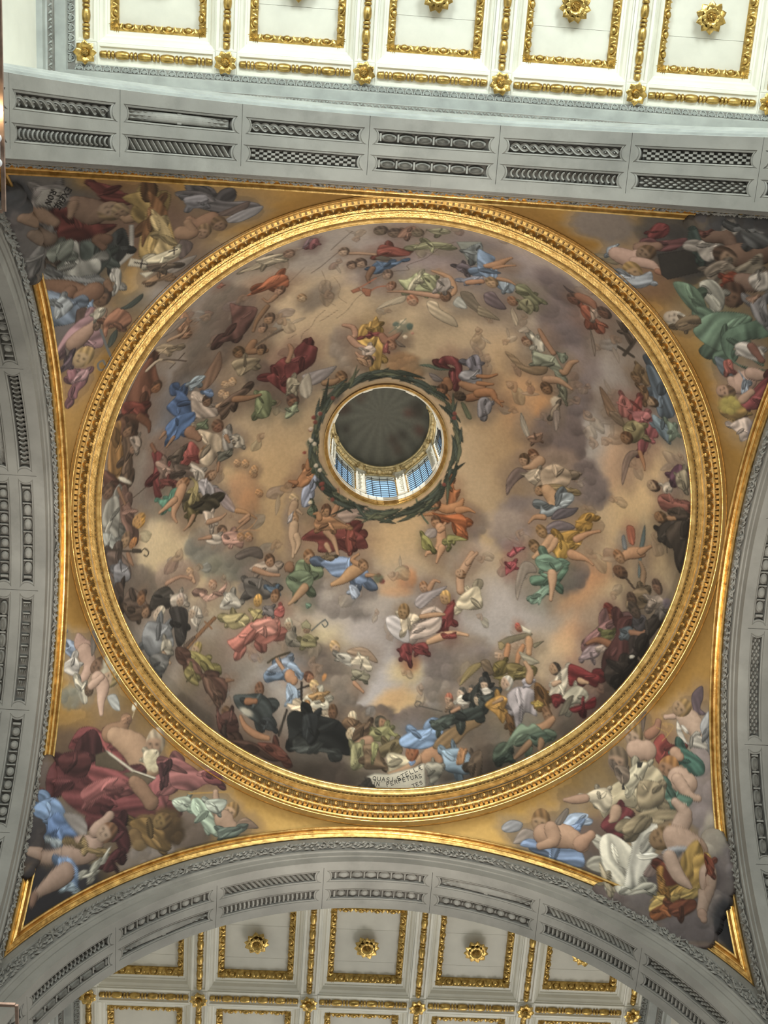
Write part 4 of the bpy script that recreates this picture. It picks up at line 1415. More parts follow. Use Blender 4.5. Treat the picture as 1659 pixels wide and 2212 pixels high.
h a87e60 1309 978 12.3 53 5a3c2a
l b08e72 1324 986 10.8 1309 1003 8.3 1293 1010 4.4
w 6a5a58 1259 1043 1278 1013 1305 1017 1315 1019 1290 1033 1273 1055 1262 1077
p a89a88 1294 1025 1324 1004 1336 1034 1315 1042
p a08c78 1326 1009 1351 986 1375 986 1391 997 1386 1023 1361 1041 1334 1039
p 8a7652 1341 1035 1367 1025 1399 1032 1381 1040 1350 1045
h a07a58 1331 1050 12.1 138 43321f
l b08c6a 1345 1046 13.6 1359 1062 14.5 1358 1082 12.1
p 7d8b98 1374 1043 1395 1036 1401 1049 1380 1078 1360 1096 1338 1102 1334 1079 1347 1088 1367 1067
l a88060 1343 1103 6.3 1324 1108 4.8 1313 1123 2.4
w 55505a 1358 1102 1370 1078 1398 1067 1412 1062 1402 1081 1377 1098
w 6a6068 1350 1121 1368 1103 1392 1099 1409 1103 1403 1112 1375 1123 1356 1136
p a87c30 1411 1092 1423 1071 1442 1062 1450 1071 1433 1092 1422 1108 1410 1105
p a87e34 1375 1130 1403 1112 1422 1108 1433 1097 1425 1134 1408 1158 1394 1172 1375 1173 1358 1154
p b08838 1365 1148 1381 1138 1401 1144 1399 1171 1377 1177
h a88054 1341 1133 13.0 51 6d5232
h 9a7450 1329 1167 13.4 51 4f3d28
l b08a6a 1362 1141 8.1 1345 1170 6.7 1329 1190 4.3
l b08a6a 1372 1143 6.7 1364 1162 5.7 1348 1181 4.3
l a87c5c 1414 1128 7.2 1437 1108 4.8 1460 1094 3.4
l a87c5c 1408 1161 10.5 1437 1160 5.2 1453 1166 3.3
p 5f8070 1332 1194 1350 1176 1370 1177 1390 1183 1382 1204 1348 1211
p 4c6c5c 1325 1229 1354 1219 1378 1214 1395 1186 1404 1193 1382 1232 1358 1238 1331 1245
p 6f9080 1328 1271 1351 1245 1368 1234 1366 1250 1348 1273 1332 1282
l b08c70 1371 1212 10.4 1373 1234 7.1 1372 1262 4.2
w 857a72 1295 1259 1299 1221 1310 1202 1330 1202 1339 1218 1320 1225 1309 1251 1302 1282
p a04a54 1277 1196 1286 1180 1308 1175 1301 1183 1283 1201
p 96404a 1272 1215 1291 1207 1294 1220 1278 1235 1273 1238
w 6d5c4c 1447 829 1465 820 1479 835 1481 849 1461 845
p 9a5a60 1492 805 1522 785 1532 803 1518 821 1501 823
p 80424a 1518 824 1534 801 1550 829 1536 848 1531 880 1518 891 1512 866
p 7c7452 1479 853 1494 824 1518 824 1522 848 1502 877
h 8a6446 1490 870 14.1 106 4a3222
w 7c665c 1495 980 1489 947 1492 913 1504 893 1522 888 1506 914 1502 937
l a07252 1520 889 5.0 1530 909 4.0 1534 923 2.0
p 60788c 1531 784 1553 786 1576 798 1571 828 1554 826 1537 808
p 6d8478 1559 780 1576 778 1585 795 1571 830 1568 805
h a08468 1556 947 13.7 140 3a2a22
p a89c90 1572 935 1590 913 1593 936 1581 950
p 7d4840 1568 962 1588 945 1607 950 1625 940 1627 955 1588 986 1571 981
p 57364a 1582 902 1595 865 1614 862 1621 879 1607 916 1593 916
p 8a806c 1595 892 1610 866 1623 890 1617 913 1600 916
h 8a6240 1579 1005 13.5 139 43301f
p 352f2b 1575 1033 1591 1005 1613 991 1608 1028 1607 1055 1582 1054
p 3d342e 1591 1025 1629 969 1635 991 1634 1039 1628 1073 1612 1056
p 43372f 1588 983 1613 956 1628 960 1626 978 1603 991
l a07858 1594 997 4.8 1605 989 4.3
t 302822 1.9 1596 1047 1600 1069
w a05640 1513 1062 1524 1054 1532 1062 1533 1091 1521 1090
w 56666a 1545 1111 1544 1083 1549 1038 1554 1068 1551 1099 1552 1146 1547 1146
l b08260 1549 1098 9.5 1526 1112 10.9 1513 1127 8.0
l b08260 1546 1099 6.6 1566 1076 3.3
h a87c58 1505 1128 12.8 46 6d4a30
w 6a7078 1511 1109 1506 1087 1512 1081 1520 1105
h 6a4832 1511 1157 14.1 174 4a3426
t 3f322a 5.2 1521 1161 1537 1172 1564 1188
l 8f7258 1549 1119 3.8 1558 1134 5.6 1558 1155 6.0 1561 1164 6.9
p 6d5a44 1532 1193 1554 1166 1569 1165 1582 1180 1570 1200 1532 1220
h 7d5a46 1588 1146 12.4 71 43322a
p 8a7a70 1575 1177 1592 1160 1610 1166 1611 1174 1575 1198
h 5c4434 1540 1198 12.0 72 3c2c24
p 4a3a30 419 1241 447 1253 469 1268 480 1281 457 1284 434 1273
h 8f6a50 474 1274 12.0 80 3c2c22
h b09a88 506 1290 13.9 164 a09484
p 6d7078 464 1309 479 1295 506 1307 528 1320 538 1348 534 1359 512 1348 503 1358 477 1354 462 1328
p 8a8378 507 1346 516 1339 532 1348 531 1368 514 1368 506 1359
l a08268 511 1363 5.1 527 1384 2.8
p 5a5a5c 477 1355 503 1358 525 1373 518 1390 500 1394 484 1373
p 2f2c2c 529 1291 551 1291 573 1305 571 1335 565 1358 548 1363 541 1343 539 1319
p a59a90 578 1305 600 1305 607 1324 593 1340 580 1326
h a58c78 586 1311 11.0 133 958a80
q 7d5538 564 1368 634 1328 642 1333 570 1375
t 7d5538 3.3 612 1334 628 1350
q 55443a 559 1364 587 1353 590 1358 564 1372
p 9a8c60 652 1333 679 1331 705 1335 716 1349 705 1358 678 1361 663 1350
p a55e54 662 1379 683 1374 713 1355 739 1348 779 1349 784 1380 762 1395 739 1396 715 1383 693 1403 677 1398
p b07066 716 1358 745 1350 773 1355 778 1377 752 1383 731 1372
p 9a8a58 716 1330 745 1333 747 1346 726 1348
p 9a4c48 766 1342 784 1328 794 1335 789 1352
p 6d6668 745 1326 768 1329 768 1348 747 1340
h a08266 591 1379 13.1 136 7d6a3c
p 7f7440 564 1374 591 1383 618 1401 633 1424 624 1430 595 1410 574 1388
p 54382f 548 1369 569 1387 595 1417 624 1432 659 1447 655 1477 635 1484 614 1460 602 1435 579 1409
p 5d4236 602 1431 624 1438 636 1466 635 1480 614 1460
l 7a5844 659 1447 4.1 675 1450 1.8
p 6d6238 559 1407 576 1403 591 1428 590 1441 566 1425
h 7a5440 734 1475 12.4 92 5a3a28
p 32383a 674 1475 704 1478 739 1483 762 1504 758 1530 731 1530 699 1512 678 1493
p 2c3034 731 1524 758 1524 768 1546 741 1540
l 8a5c40 703 1490 5.9 725 1493 5.0
c b0a89a 702 1507 14 8 -4 4 40 80
p 5a6e8c 745 1449 772 1435 804 1434 804 1462 772 1464 750 1465
p 7d8ca8 751 1445 783 1428 804 1426 804 1450
w 4d4230 754 1429 773 1421 804 1415 804 1419 773 1425 757 1432
l ac8468 775 1427 3.3 793 1449 5.1
h 7c5a3e 655 1501 12.9 56 4a3424
p 452a26 636 1502 667 1498 682 1519 677 1538 647 1529
l 9a6c4e 688 1513 4.0 698 1530 5.3 724 1547 6.6 751 1556 4.4
p 4a322a 657 1542 704 1552 755 1576 775 1592 748 1588 695 1562
p 5f3228 723 1559 767 1567 793 1586 792 1596 765 1589
t 2c2622 5.9 796 1517 776 1554
p 3a2c28 638 1510 652 1513 650 1533 634 1522
p 55332e 634 1491 646 1512 636 1523 630 1508
p 5c7a68 841 1327 854 1330 851 1336 843 1338
h a58a70 803 1364 10.4 90 8a8272
p 6d665c 797 1381 815 1378 828 1398 831 1408 799 1404
h 9a7860 842 1373 10.9 56 8d8668
q 8a8466 831 1366 843 1358 854 1369 851 1377 833 1374
p 7c7450 831 1394 846 1384 864 1395 864 1410 833 1409
t 3f4a52 2.4 854 1380 875 1365 885 1360
t 3f4a52 2.1 885 1360 891 1368 884 1374 878 1368
h b59478 907 1411 12.2 55 9a7c54
p 9a948c 911 1424 935 1422 950 1438 940 1447 914 1434
w 8d7460 932 1419 955 1411 981 1414 1002 1433 999 1439 971 1430 950 1428
p b5a894 945 1436 961 1426 979 1431 992 1448 982 1456 966 1444 945 1443
p 7d7764 945 1451 971 1455 987 1462 977 1473 951 1467
l a87c60 951 1476 4.6 971 1491 3.2
p 7f94b4 799 1436 815 1435 835 1459 830 1468 814 1459 799 1450
p 7f93b0 798 1470 819 1480 824 1492 818 1507 797 1504
l b08060 804 1458 11.6 814 1467 9.2
h a0684a 848 1463 11.1 27 4a2f24
h b08c68 861 1480 11.5 54 a08458
p b0a898 829 1506 845 1493 872 1491 890 1503 892 1519 871 1522 839 1518
p a0784a 845 1495 867 1490 888 1493 877 1503 856 1504
p 9a6a3c 837 1503 850 1505 850 1519 839 1517
q 2f2622 829 1470 834 1470 833 1514 827 1515
q 2f2622 820 1483 848 1476 850 1480 822 1485
c c07a3c 883 1465 4 1 -3 6 40 90
p c0aa90 797 1505 824 1510 871 1520 887 1530 850 1529 807 1516
h 6d4a34 902 1525 12.2 91 46301f
p 191b1c 796 1528 813 1518 844 1526 882 1532 916 1541 934 1558 941 1577 939 1596 909 1592 863 1587 820 1578 799 1573 798 1551
p 232629 834 1528 866 1528 859 1565 837 1576 830 1550
p 3a3e3e 799 1578 826 1575 864 1580 901 1587 909 1594 861 1587 815 1583
h b09070 946 1537 11.7 104 a89880
p 6a4f38 921 1545 934 1535 961 1541 976 1554 965 1565 939 1558
h b09878 944 1562 11.6 166 a89c88
p 544030 955 1551 987 1542 992 1557 965 1569 944 1573
h 9a6e50 1011 1542 13.5 13 38342c
p 7d7a50 992 1554 1024 1547 1034 1552 1028 1575 1013 1574 981 1571
p 8a8854 1029 1550 1050 1564 1052 1568 1031 1560
p 5f5238 1021 1575 1050 1566 1060 1584 1049 1595 1028 1593 1007 1603 1002 1585
l a88068 986 1573 8.8 968 1575 7.5 952 1578 3.5
p 84805a 944 1580 968 1578 972 1607 958 1617 940 1615
p 6d5640 970 1580 1002 1581 1012 1604 1022 1614 974 1617 972 1603
p 8a8a58 989 1576 1005 1578 999 1596 991 1603
p b5a88c 1023 1593 1041 1589 1065 1592 1094 1590 1107 1587 1094 1604 1062 1615 1032 1622 1025 1609
l b08a6c 1107 1589 6.5 1070 1610 5.1 1027 1622 3.0
p 6e8cc0 1073 1601 1086 1596 1088 1601 1078 1607
h 9a5c3c 1081 1586 14.3 147 8a4a2c
l b08060 1112 1592 12.0 1130 1584 12.9 1143 1592 8.5
p 6c8ab8 1052 1568 1081 1552 1125 1544 1151 1543 1136 1565 1110 1578 1063 1580
w 7c6040 1128 1574 1138 1558 1164 1539 1205 1518 1235 1507 1236 1520 1205 1539 1185 1559 1162 1571 1143 1575
p 7690ac 1149 1577 1175 1568 1200 1567 1213 1575 1211 1600 1185 1606 1156 1605 1151 1590
p b0784c 1188 1566 1200 1569 1198 1587 1180 1592
p 8a857a 1109 1602 1128 1595 1151 1599 1143 1617 1124 1629 1117 1617
q c9c0b0 976 1627 995 1622 1027 1622 1059 1615 1086 1608 1109 1599 1109 1611 1111 1631 1108 1637 1058 1643 994 1643 984 1638
p 3f3a36 959 1642 973 1631 984 1629 989 1642 978 1645
t 9a8f80 0.6 989 1635 1032 1632 1075 1624 1106 1611
p 6d2a2c 1151 1322 1166 1314 1165 1349 1150 1364 1128 1373 1139 1344
p a5938c 1075 1379 1089 1360 1107 1352 1139 1339 1138 1366 1108 1384 1073 1392
p 9a8880 1101 1330 1126 1323 1144 1332 1139 1341 1097 1348
w b0aab0 1018 1361 1023 1350 1046 1350 1067 1369 1073 1394 1063 1399 1039 1390 1024 1376
p c5b49c 1051 1348 1076 1341 1094 1349 1072 1368 1057 1380
h 9a7850 1058 1339 14.2 99 6e5434
p 6b2a2c 1050 1413 1060 1399 1078 1400 1079 1419 1074 1434 1056 1427
p 6b2a2c 1078 1402 1109 1393 1114 1414 1089 1416
l b89070 1114 1392 5.6 1144 1378 7.0 1171 1368 5.1 1199 1368 3.3
l b08a6c 1096 1346 4.7 1132 1338 4.7 1147 1336 2.4
p 7a3230 1148 1375 1171 1368 1174 1378 1146 1382
w 7d6c44 1185 1461 1192 1442 1209 1422 1232 1412 1232 1420 1210 1441 1190 1460
p 2f3634 1143 1523 1174 1511 1204 1498 1235 1489 1235 1509 1190 1524 1148 1540
p 404a46 1125 1533 1146 1523 1174 1517 1164 1536 1141 1546 1125 1542
h a8826a 1163 1489 10.4 101 8a4a38
p 8a6e58 1156 1502 1168 1492 1176 1501 1158 1509
h b89c88 1191 1475 11.4 122 3a3836
p c0b8ae 1178 1492 1188 1477 1201 1481 1209 1488 1194 1494
h a8866c 1213 1465 9.1 100 3f3a36
p 2c302f 1204 1479 1233 1445 1234 1477 1219 1488
h b09880 1227 1479 10.4 100 3a3634
t 4a4440 2.2 1148 1512 1120 1510 1096 1508
t 4a4440 1.8 1096 1508 1101 1502 1091 1501 1087 1507 1092 1511
l b08468 1169 1510 3.1 1186 1501 4.0
p 5c4a3c 1237 1562 1216 1570 1206 1591 1216 1605 1236 1598
q 6d6450 1265 1369 1284 1355 1333 1334 1339 1337 1336 1342 1287 1369 1273 1383
q 8d7a54 1265 1369 1272 1366 1282 1370 1276 1382 1268 1382
h a05a44 1308 1332 8.4 49 8a3c34
q c0b8a8 1310 1325 1338 1331 1333 1338 1318 1338
l b07a54 1288 1371 5.6 1284 1391 6.0 1277 1403 5.1
l b07a54 1320 1364 4.6 1311 1385 6.0 1309 1398 5.0
h a88468 1270 1394 10.1 15 7d6858
l b08460 1332 1350 8.3 1333 1373 6.9
w 6d6450 1342 1354 1364 1343 1359 1349 1345 1362
w 8a8270 1311 1377 1331 1378 1357 1384 1347 1391 1332 1397
p 5f5228 1259 1409 1284 1399 1290 1417 1273 1429 1258 1432
p 6b5c34 1285 1406 1309 1398 1327 1404 1328 1418 1298 1428
p 6d6034 1258 1436 1293 1421 1333 1407 1333 1419 1289 1434
w 5c4c3c 1229 1412 1246 1405 1257 1420 1260 1429 1243 1433
h b08e78 1289 1438 13.6 137 a09a94
p 2f3030 1228 1442 1243 1437 1256 1449 1279 1450 1270 1466 1244 1471 1229 1462
h b89880 1241 1450 10.9 88 2c2a2a
p c0b8b0 1234 1461 1246 1455 1257 1461 1242 1470
p 3a403e 1229 1474 1260 1466 1245 1487 1230 1494
p 8f8790 1290 1458 1312 1439 1347 1436 1351 1459 1357 1478 1331 1479 1322 1503 1312 1509 1304 1486 1293 1473
p 9a94a2 1321 1426 1336 1416 1346 1420 1339 1434 1327 1435
l b08a6c 1336 1422 7.7 1338 1406 7.3 1327 1394 5.0
p a87834 1242 1486 1270 1464 1290 1464 1290 1474 1283 1487 1289 1497 1282 1509 1266 1497
p 5f3f20 1289 1490 1304 1494 1312 1513 1302 1519 1292 1512
p 8a6226 1348 1455 1365 1435 1377 1435 1381 1448 1386 1448 1361 1461 1351 1468
p 5f4020 1349 1423 1374 1428 1383 1441 1379 1458 1356 1469
l b08c6c 1280 1468 3.6 1260 1480 2.2
p a88a3c 1348 1459 1358 1451 1371 1455 1356 1465
h a07c5e 1391 1386 12.6 141 2c2622
p b5aa9a 1402 1387 1419 1375 1419 1406 1410 1423 1382 1436 1386 1416
l b09078 1389 1414 4.9 1403 1405 3.6
p 6d2024 1419 1371 1438 1365 1466 1366 1486 1364 1482 1385 1468 1388 1447 1388 1424 1406
p 9a9484 1412 1424 1436 1400 1458 1399 1466 1408 1455 1422 1430 1435 1421 1448 1411 1440
p 641c20 1385 1435 1405 1426 1410 1436 1396 1453
p 6a1c22 1426 1442 1455 1424 1479 1402 1480 1419 1455 1435 1436 1446
l b08c70 1445 1389 5.8 1462 1386 3.1
w 5f584c 1404 1459 1411 1442 1422 1426 1434 1418 1428 1436 1421 1452 1404 1463
h 8a6448 1379 1468 12.2 58 5a3f2a
l a87c5c 1392 1471 5.2 1373 1490 7.3 1353 1498 6.5
p 5f7260 1320 1500 1337 1500 1350 1491 1373 1497 1383 1499 1378 1513 1353 1519 1338 1524 1308 1537 1278 1561 1295 1533
p 4a5d50 1338 1515 1373 1497 1383 1505 1369 1523 1351 1525
l a07a5c 1343 1524 5.5 1323 1544 4.6 1306 1560 2.5
l a07a5c 1368 1515 7.1 1364 1527 5.0
p 334038 1272 1565 1300 1550 1306 1562 1275 1571
h 6d3428 1497 1240 13.8 44 50201c
h 7d4a38 1498 1249 11.5 72 4a201a
p 7d5658 1469 1287 1487 1265 1515 1246 1532 1238 1522 1265 1494 1284 1460 1319 1448 1325 1451 1309
p 8d7880 1446 1339 1462 1320 1482 1314 1483 1329 1469 1341 1445 1352
p 5a5a34 1482 1284 1510 1272 1509 1286 1490 1300
l 8a5a40 1503 1301 7.7 1476 1304 5.5 1455 1319 3.2
p a08c84 1472 1320 1486 1308 1496 1310 1492 1319 1478 1325
p 4f2c2c 1515 1248 1546 1229 1537 1268 1547 1291 1532 1319 1503 1328 1497 1314 1513 1279
p 54606c 1522 1265 1538 1250 1548 1252 1543 1274 1526 1278
p 3d3a40 1546 1229 1569 1214 1576 1232 1563 1250 1547 1246
l 9a6c54 1544 1260 5.4 1565 1251 4.5 1572 1241 2.2
p 362d2c 1542 1268 1566 1257 1564 1285 1555 1304 1545 1300
h 55443a 1547 1215 13.7 42 352c26
p 302825 1503 1332 1534 1317 1553 1302 1558 1309 1532 1347 1514 1371 1495 1360
p 1c1817 1520 1356 1553 1305 1559 1312 1526 1367 1514 1369
p 2f2926 1574 1220 1599 1198 1597 1223 1572 1272 1560 1298 1567 1269 1579 1241
p 6d6460 1597 1177 1615 1163 1616 1175 1602 1205 1596 1193
c c9c4bc 1550 1300 5 -3 0 3 30 90
c 6d6078 1610 1164 7 -5 1 8 30 70
c 5d5a5c 205 259 115 55 -11 106 40 95
c 54545c 155 228 42 13 3 70 30 95
c 6d666a 168 305 42 12 3 85 30 90
c 5a5658 255 376 87 55 -21 72 40 90
c 6b6670 264 558 40 -8 21 63 40 80
c 75564a 450 340 83 11 5 82 50 80
c 6f5440 542 447 43 -26 21 40 50 60
c 4d4f58 168 210 39 11 1 22 30 80
c 9a7a50 325 762 50 8 1 99 50 30
p 5a565c 494 272 548 274 594 302 645 306 673 319 654 343 586 330 534 309
p 7d7c88 515 287 559 283 561 312 527 313
w 5c4c48 583 334 612 320 648 306 643 326 610 340
w 7a7880 601 352 633 329 676 319 668 339 632 358
l 96705a 573 345 18.6 547 355 14.9 529 341 9.0
h 866650 591 357 17.8 62 5a4430
h 96745c 561 373 17.1 104 6d543c
l 9a7860 514 372 16.4 538 375 12.7 526 349 9.7
w 5d4f4e 515 389 539 399 537 419 517 437 509 412
p 6b2f2c 247 270 296 277 332 321 381 334 355 354 320 360 279 364 254 342 259 315
p 7a3835 313 213 376 242 399 279 358 276 328 241
l a88874 166 249 11.7 216 275 17.7 252 305 11.5
l a08070 288 262 16.9 331 296 29.7 352 296 19.0
l a88874 288 267 11.5 283 295 7.6
p 8a8486 201 250 209 205 254 208 280 235 271 271 240 264
q a8a4a2 206 247 220 212 251 216 273 231 264 268 240 262
h a88a74 366 299 25.0 -149 8a7050
h 9a7a60 386 302 18.9 64 8e7658
l a8866c 422 320 11.3 401 325 9.8 391 319 6.0
p a5874c 388 269 439 260 467 285 488 337 505 396 510 428 455 430 430 419 431 358 435 314
p 8a5c38 439 260 468 289 484 328 451 361 436 399 434 354 448 307
p b39a68 448 307 477 336 501 395 489 422 455 422 469 375
p c0b69c 448 427 509 408 513 429 476 444 452 440
q b8b0a0 413 420 448 433 449 449 407 439
q c0b8a4 432 459 467 459 447 473
t 3a3430 3.0 502 405 503 423
t 3a3430 3.0 492 416 509 412
t 3a3430 3.4 438 428 435 447
t 3a3430 3.4 422 432 449 441
q a8a4a0 406 338 416 340 420 413 383 444 372 434 409 399
p 35383a 369 361 396 345 409 399 379 435 364 409
p 4c5654 307 366 342 372 371 398 368 425 338 457 316 433
p 9c9c9a 265 370 300 360 312 408 347 410 352 439 331 455 296 453 257 425
p 7d847e 227 378 265 357 292 355 287 395 257 421 224 397
l 7d5c4c 362 368 12.8 341 364 11.3 356 387 7.5
p 5c4c42 211 419 231 391 256 408 257 429 226 442
p 6d6a6c 181 366 218 317 249 312 244 353 213 378 193 419
l 8a7468 189 298 11.6 243 344 17.5
p 7d7f84 228 415 282 438 338 461 339 469 275 457 233 440
p 9a9794 373 442 394 445 395 485 382 507 371 498 384 472
l 8a6450 233 452 12.8 290 476 21.0 315 484 15.0
l 8a6450 290 480 15.0 277 497 10.5
h 7a5844 358 503 22.4 97 3a2e28
l 8a6450 340 489 22.4 312 496 16.5
l 80604c 367 473 9.0 375 490 6.0
p 6d84a8 327 518 337 512 341 536 329 534
p 7485a2 234 468 269 480 305 510 320 545 285 558 246 550 249 515
p 9aa2ae 259 502 276 489 298 517 260 541
w 5a4640 306 526 327 526 328 562 318 575 300 572 303 549
p 97707a 289 570 334 543 356 574 365 618 344 623 297 603 262 636 258 627
l b08c7c 301 604 17.9 328 581 14.9 342 564 7.4
h b09068 323 639 23.0 131 96784a
p 80525c 288 664 316 665 334 675 331 702 314 718 310 733 296 734 290 718 302 693 292 687
p a07880 313 672 334 671 331 694 302 693
p 5c4a56 263 671 287 640 298 627 295 657
p 8a6a58 341 532 369 533 366 556 349 573
p 8a5a44 363 563 390 536 415 551 423 576 403 589 377 573 371 600 364 595
w 3c4440 397 537 411 531 441 510 442 523 422 540 404 542
w 3c4440 372 627 378 601 392 587 393 607 383 625
p b0a898 340 544 348 530 366 532 363 548 345 557
t 5a5c60 5.2 357 582 372 627 383 656
t 5c5e62 4.4 383 656 373 677 359 679 354 663 364 657 370 669
p 8d6c50 444 484 474 464 502 463 499 483 458 486
w 7d7470 477 456 511 440 551 432 532 458 505 471
p 5a4c40 449 441 490 442 511 452 484 461 456 458
t 332e2c 2.7 261 226 253 254
t 332e2c 1.9 272 221 266 225
t 332e2c 1.9 254 227 263 235
t 332e2c 1.9 251 236 260 242 256 233
t 332e2c 1.9 249 245 259 251
t 332e2c 1.9 247 255 257 262
t 332e2c 1.9 244 263 256 267
t 332e2c 1.9 239 219 244 218 244 225 238 223
t 332e2c 1.9 238 229 243 236 239 240 234 233 238 229
t 332e2c 1.9 230 245 239 249 232 251 239 256
c 70686c 1359 302 66 -1 0 41 35 85
c 4a4644 1498 282 65 -19 8 49 30 90
c 3f3c3c 1523 334 59 -17 10 64 30 95
c 55555c 1625 228 64 -23 8 50 30 95
c 6a4a34 1471 419 57 22 -11 39 50 80
c 8a6a3c 1519 533 47 29 -27 57 50 40
p 7a3436 1447 301 1462 271 1486 273 1484 299 1456 315
p 6d4044 1454 324 1495 305 1523 292 1525 304 1499 333 1459 340
l 8a6a5c 1436 342 13.3 1471 328 11.1
w 7d7058 1350 382 1376 373 1403 374 1399 396 1372 394
p 8795a8 1373 357 1392 346 1389 373 1376 377
l b5948a 1395 368 18.4 1427 373 20.6 1435 362 16.2
h 866a54 1451 350 19.9 133 5c442e
l b5948a 1431 376 11.1 1465 376 11.1 1479 384 6.6
h a5825c 1431 401 21.4 55 7d6238
p 8f9aac 1390 406 1422 415 1446 409 1467 392 1473 419 1447 444 1425 435 1410 422
l 9a6a54 1480 388 7.4 1494 393 5.2
q 2f2c2a 1474 348 1547 311 1569 363 1503 403 1488 394
p 3a4a48 1525 279 1538 258 1558 294 1572 320 1562 344 1534 314
p b0a8a4 1546 306 1565 275 1604 227 1621 243 1600 281 1580 308 1584 333 1564 335
l 8d7064 1565 275 16.4 1597 264 18.7 1618 287 13.4
p 7a4a44 1545 260 1572 255 1559 281 1548 276
l 9a7868 1605 313 23.1 1656 291 29.9 1686 267 30.0
h a8866e 1605 311 23.8 19 4a382e
p 6f7278 1616 218 1642 209 1675 205 1685 259 1646 273
p 8a7c70 1571 358 1591 331 1613 323 1633 338 1611 350 1600 387 1578 377
p 948878 1630 339 1652 310 1675 280 1682 321 1655 347
t 3a3430 2.6 1641 342 1651 334
p 90402c 1610 363 1627 344 1650 358 1629 377 1613 383
l a8887c 1647 359 16.4 1668 360 22.3 1699 340 22.4
p c0b8b4 1659 350 1677 331 1696 324 1703 364 1677 374
h 7d5c48 1636 400 28.2 97 4a342a
p a8a8a0 1566 393 1591 377 1619 402 1622 442 1603 448 1578 423
p 5f7c68 1514 408 1543 400 1573 416 1595 463 1575 469 1544 449
p 5f7d6a 1571 511 1591 464 1633 443 1674 438 1683 451 1650 483 1633 505 1648 537 1614 539
p 54705f 1629 506 1658 468 1715 436 1722 476 1671 505 1656 543 1680 560 1735 554 1695 567 1647 550
p b5aeac 1659 517 1681 502 1714 511 1725 536 1698 541 1669 535
l 8a5a50 1693 510 9.6 1718 535 8.1
h b0a090 1533 493 22.1 176 a09a90
p 6d5a44 1543 486 1572 470 1584 487 1558 515 1533 513
p 8a8890 1672 405 1700 387 1718 452 1688 441
p b58a74 1661 400 1686 387 1679 407
w 54606c 1623 557 1645 558 1673 582 1651 597 1634 582
p 9a5048 1642 563 1658 554 1666 580 1653 588
l b8968a 1695 591 22.1 1678 613 16.9 1665 601 9.6
l b8968a 1703 573 14.8 1738 569 11.1
h a88068 1659 631 18.4 163 5a4230
p 8f9cb4 1675 573 1700 598 1704 625 1691 629 1693 600
p 7a3438 1704 625 1738 569 1749 635 1703 661 1686 663
l b08c78 1693 641 8.8 1710 615 8.1
p 8a6a34 1652 677 1674 654 1695 652 1711 667 1687 691 1662 690
c a09040 1671 659 20 -6 3 19 20 90
p b09c94 1678 705 1713 675 1729 709 1708 736 1698 719
c 6d6470 1735 703 17 -5 4 27 30 90
c 6d5434 389 1454 131 -6 7 46 50 50
c 5a4638 263 1494 71 11 -2 41 40 80
c 4a444c 184 1677 64 12 -5 64 30 90
c 6d5c58 170 1536 54 10 -4 65 30 90
c 584c4a 190 1776 56 10 -3 36 30 95
c 2f2c34 234 1816 109 -35 33 62 30 100
c 6d5c54 552 1703 63 5 -1 45 25 90
c 8a7d7a 451 1752 69 -15 8 24 30 90
c 5c4a3c 462 1691 72 7 -1 37 30 80
c 8a7a68 320 1395 26 4 -1 25 30 40
p 93a0bc 274 1235 283 1248 280 1277 273 1268
p 7d8fb0 274 1260 314 1282 296 1305 275 1285
l b8948a 311 1261 5.9 315 1278 14.4 323 1288 18.7
l b09084 323 1296 17.0 335 1327 14.4 321 1354 11.1
p b0aaa8 274 1318 301 1305 313 1324 304 1347 278 1335
h 7d5c48 357 1334 19.5 158 4a3626
w 6d625c 341 1265 358 1259 353 1292 340 1311
c b0a894 383 1354 22 3 -1 29 25 80
h b09078 380 1368 18.7 -173 a08a5a
l b8988a 352 1358 14.5 364 1380 14.5 359 1409 10.2 359 1437 5.1
p b5aea0 304 1351 321 1370 329 1405 315 1407 299 1363
h 6d5440 332 1382 11.9 92 4a3828
w a0a4a8 373 1402 395 1401 403 1435 385 1428
l b8988a 338 1373 9.4 361 1359 8.5
c 7d7c70 289 1391 22 3 -1 25 30 80
t b5a078 2.1 429 1458 438 1438
c d0ccc0 436 1434 5 2 -3 7 30 95
p 6b3034 286 1485 309 1460 344 1464 370 1492 352 1511 312 1509 281 1501
p 7d3a3c 335 1471 370 1484 405 1513 404 1546 378 1535 361 1508
l 8d6a52 379 1481 21.3 406 1472 14.5 415 1457 14.5
h 8a644c 418 1457 11.1 6 8a644c
l a8866c 388 1486 18.8 432 1516 28.2 457 1552 34.2 470 1565 25.6
h a07c64 483 1513 25.6 102 8d7d6a
p b5a890 458 1527 489 1530 488 1559 466 1569 453 1547
c c0b494 473 1553 16 2 0 21 30 80
p 5c2c30 225 1529 271 1507 325 1515 359 1549 421 1572 438 1615 365 1631 303 1598 249 1594 216 1601 209 1567
p 7a3a3e 314 1547 359 1545 403 1570 438 1607 402 1619 348 1596
p 6b3236 258 1592 312 1596 365 1627 429 1614 473 1635 499 1658 454 1670 400 1664 336 1660 283 1628
p 8a4a4c 303 1598 349 1576 394 1578 420 1605 366 1611 320 1625
p 4f2628 253 1517 298 1507 333 1529 314 1567 269 1552
p 8a484c 461 1601 510 1573 514 1622 495 1666 473 1639
p 8a5052 497 1555 529 1550 568 1573 590 1587 634 1590 634 1618 599 1612 567 1623 519 1611 510 1581
p 70383c 590 1587 630 1593 634 1618 599 1608
p 432428 488 1559 511 1565 510 1606 496 1605
q 4f4334 342 1522 369 1517 413 1563 403 1566 341 1546
q c0b8a8 365 1514 378 1522 430 1565 483 1587 479 1591 426 1569 374 1526
q 5a4c3c 403 1570 430 1569 479 1591 456 1605
l 94705a 430 1590 12.8 447 1608 17.1 469 1639 18.9
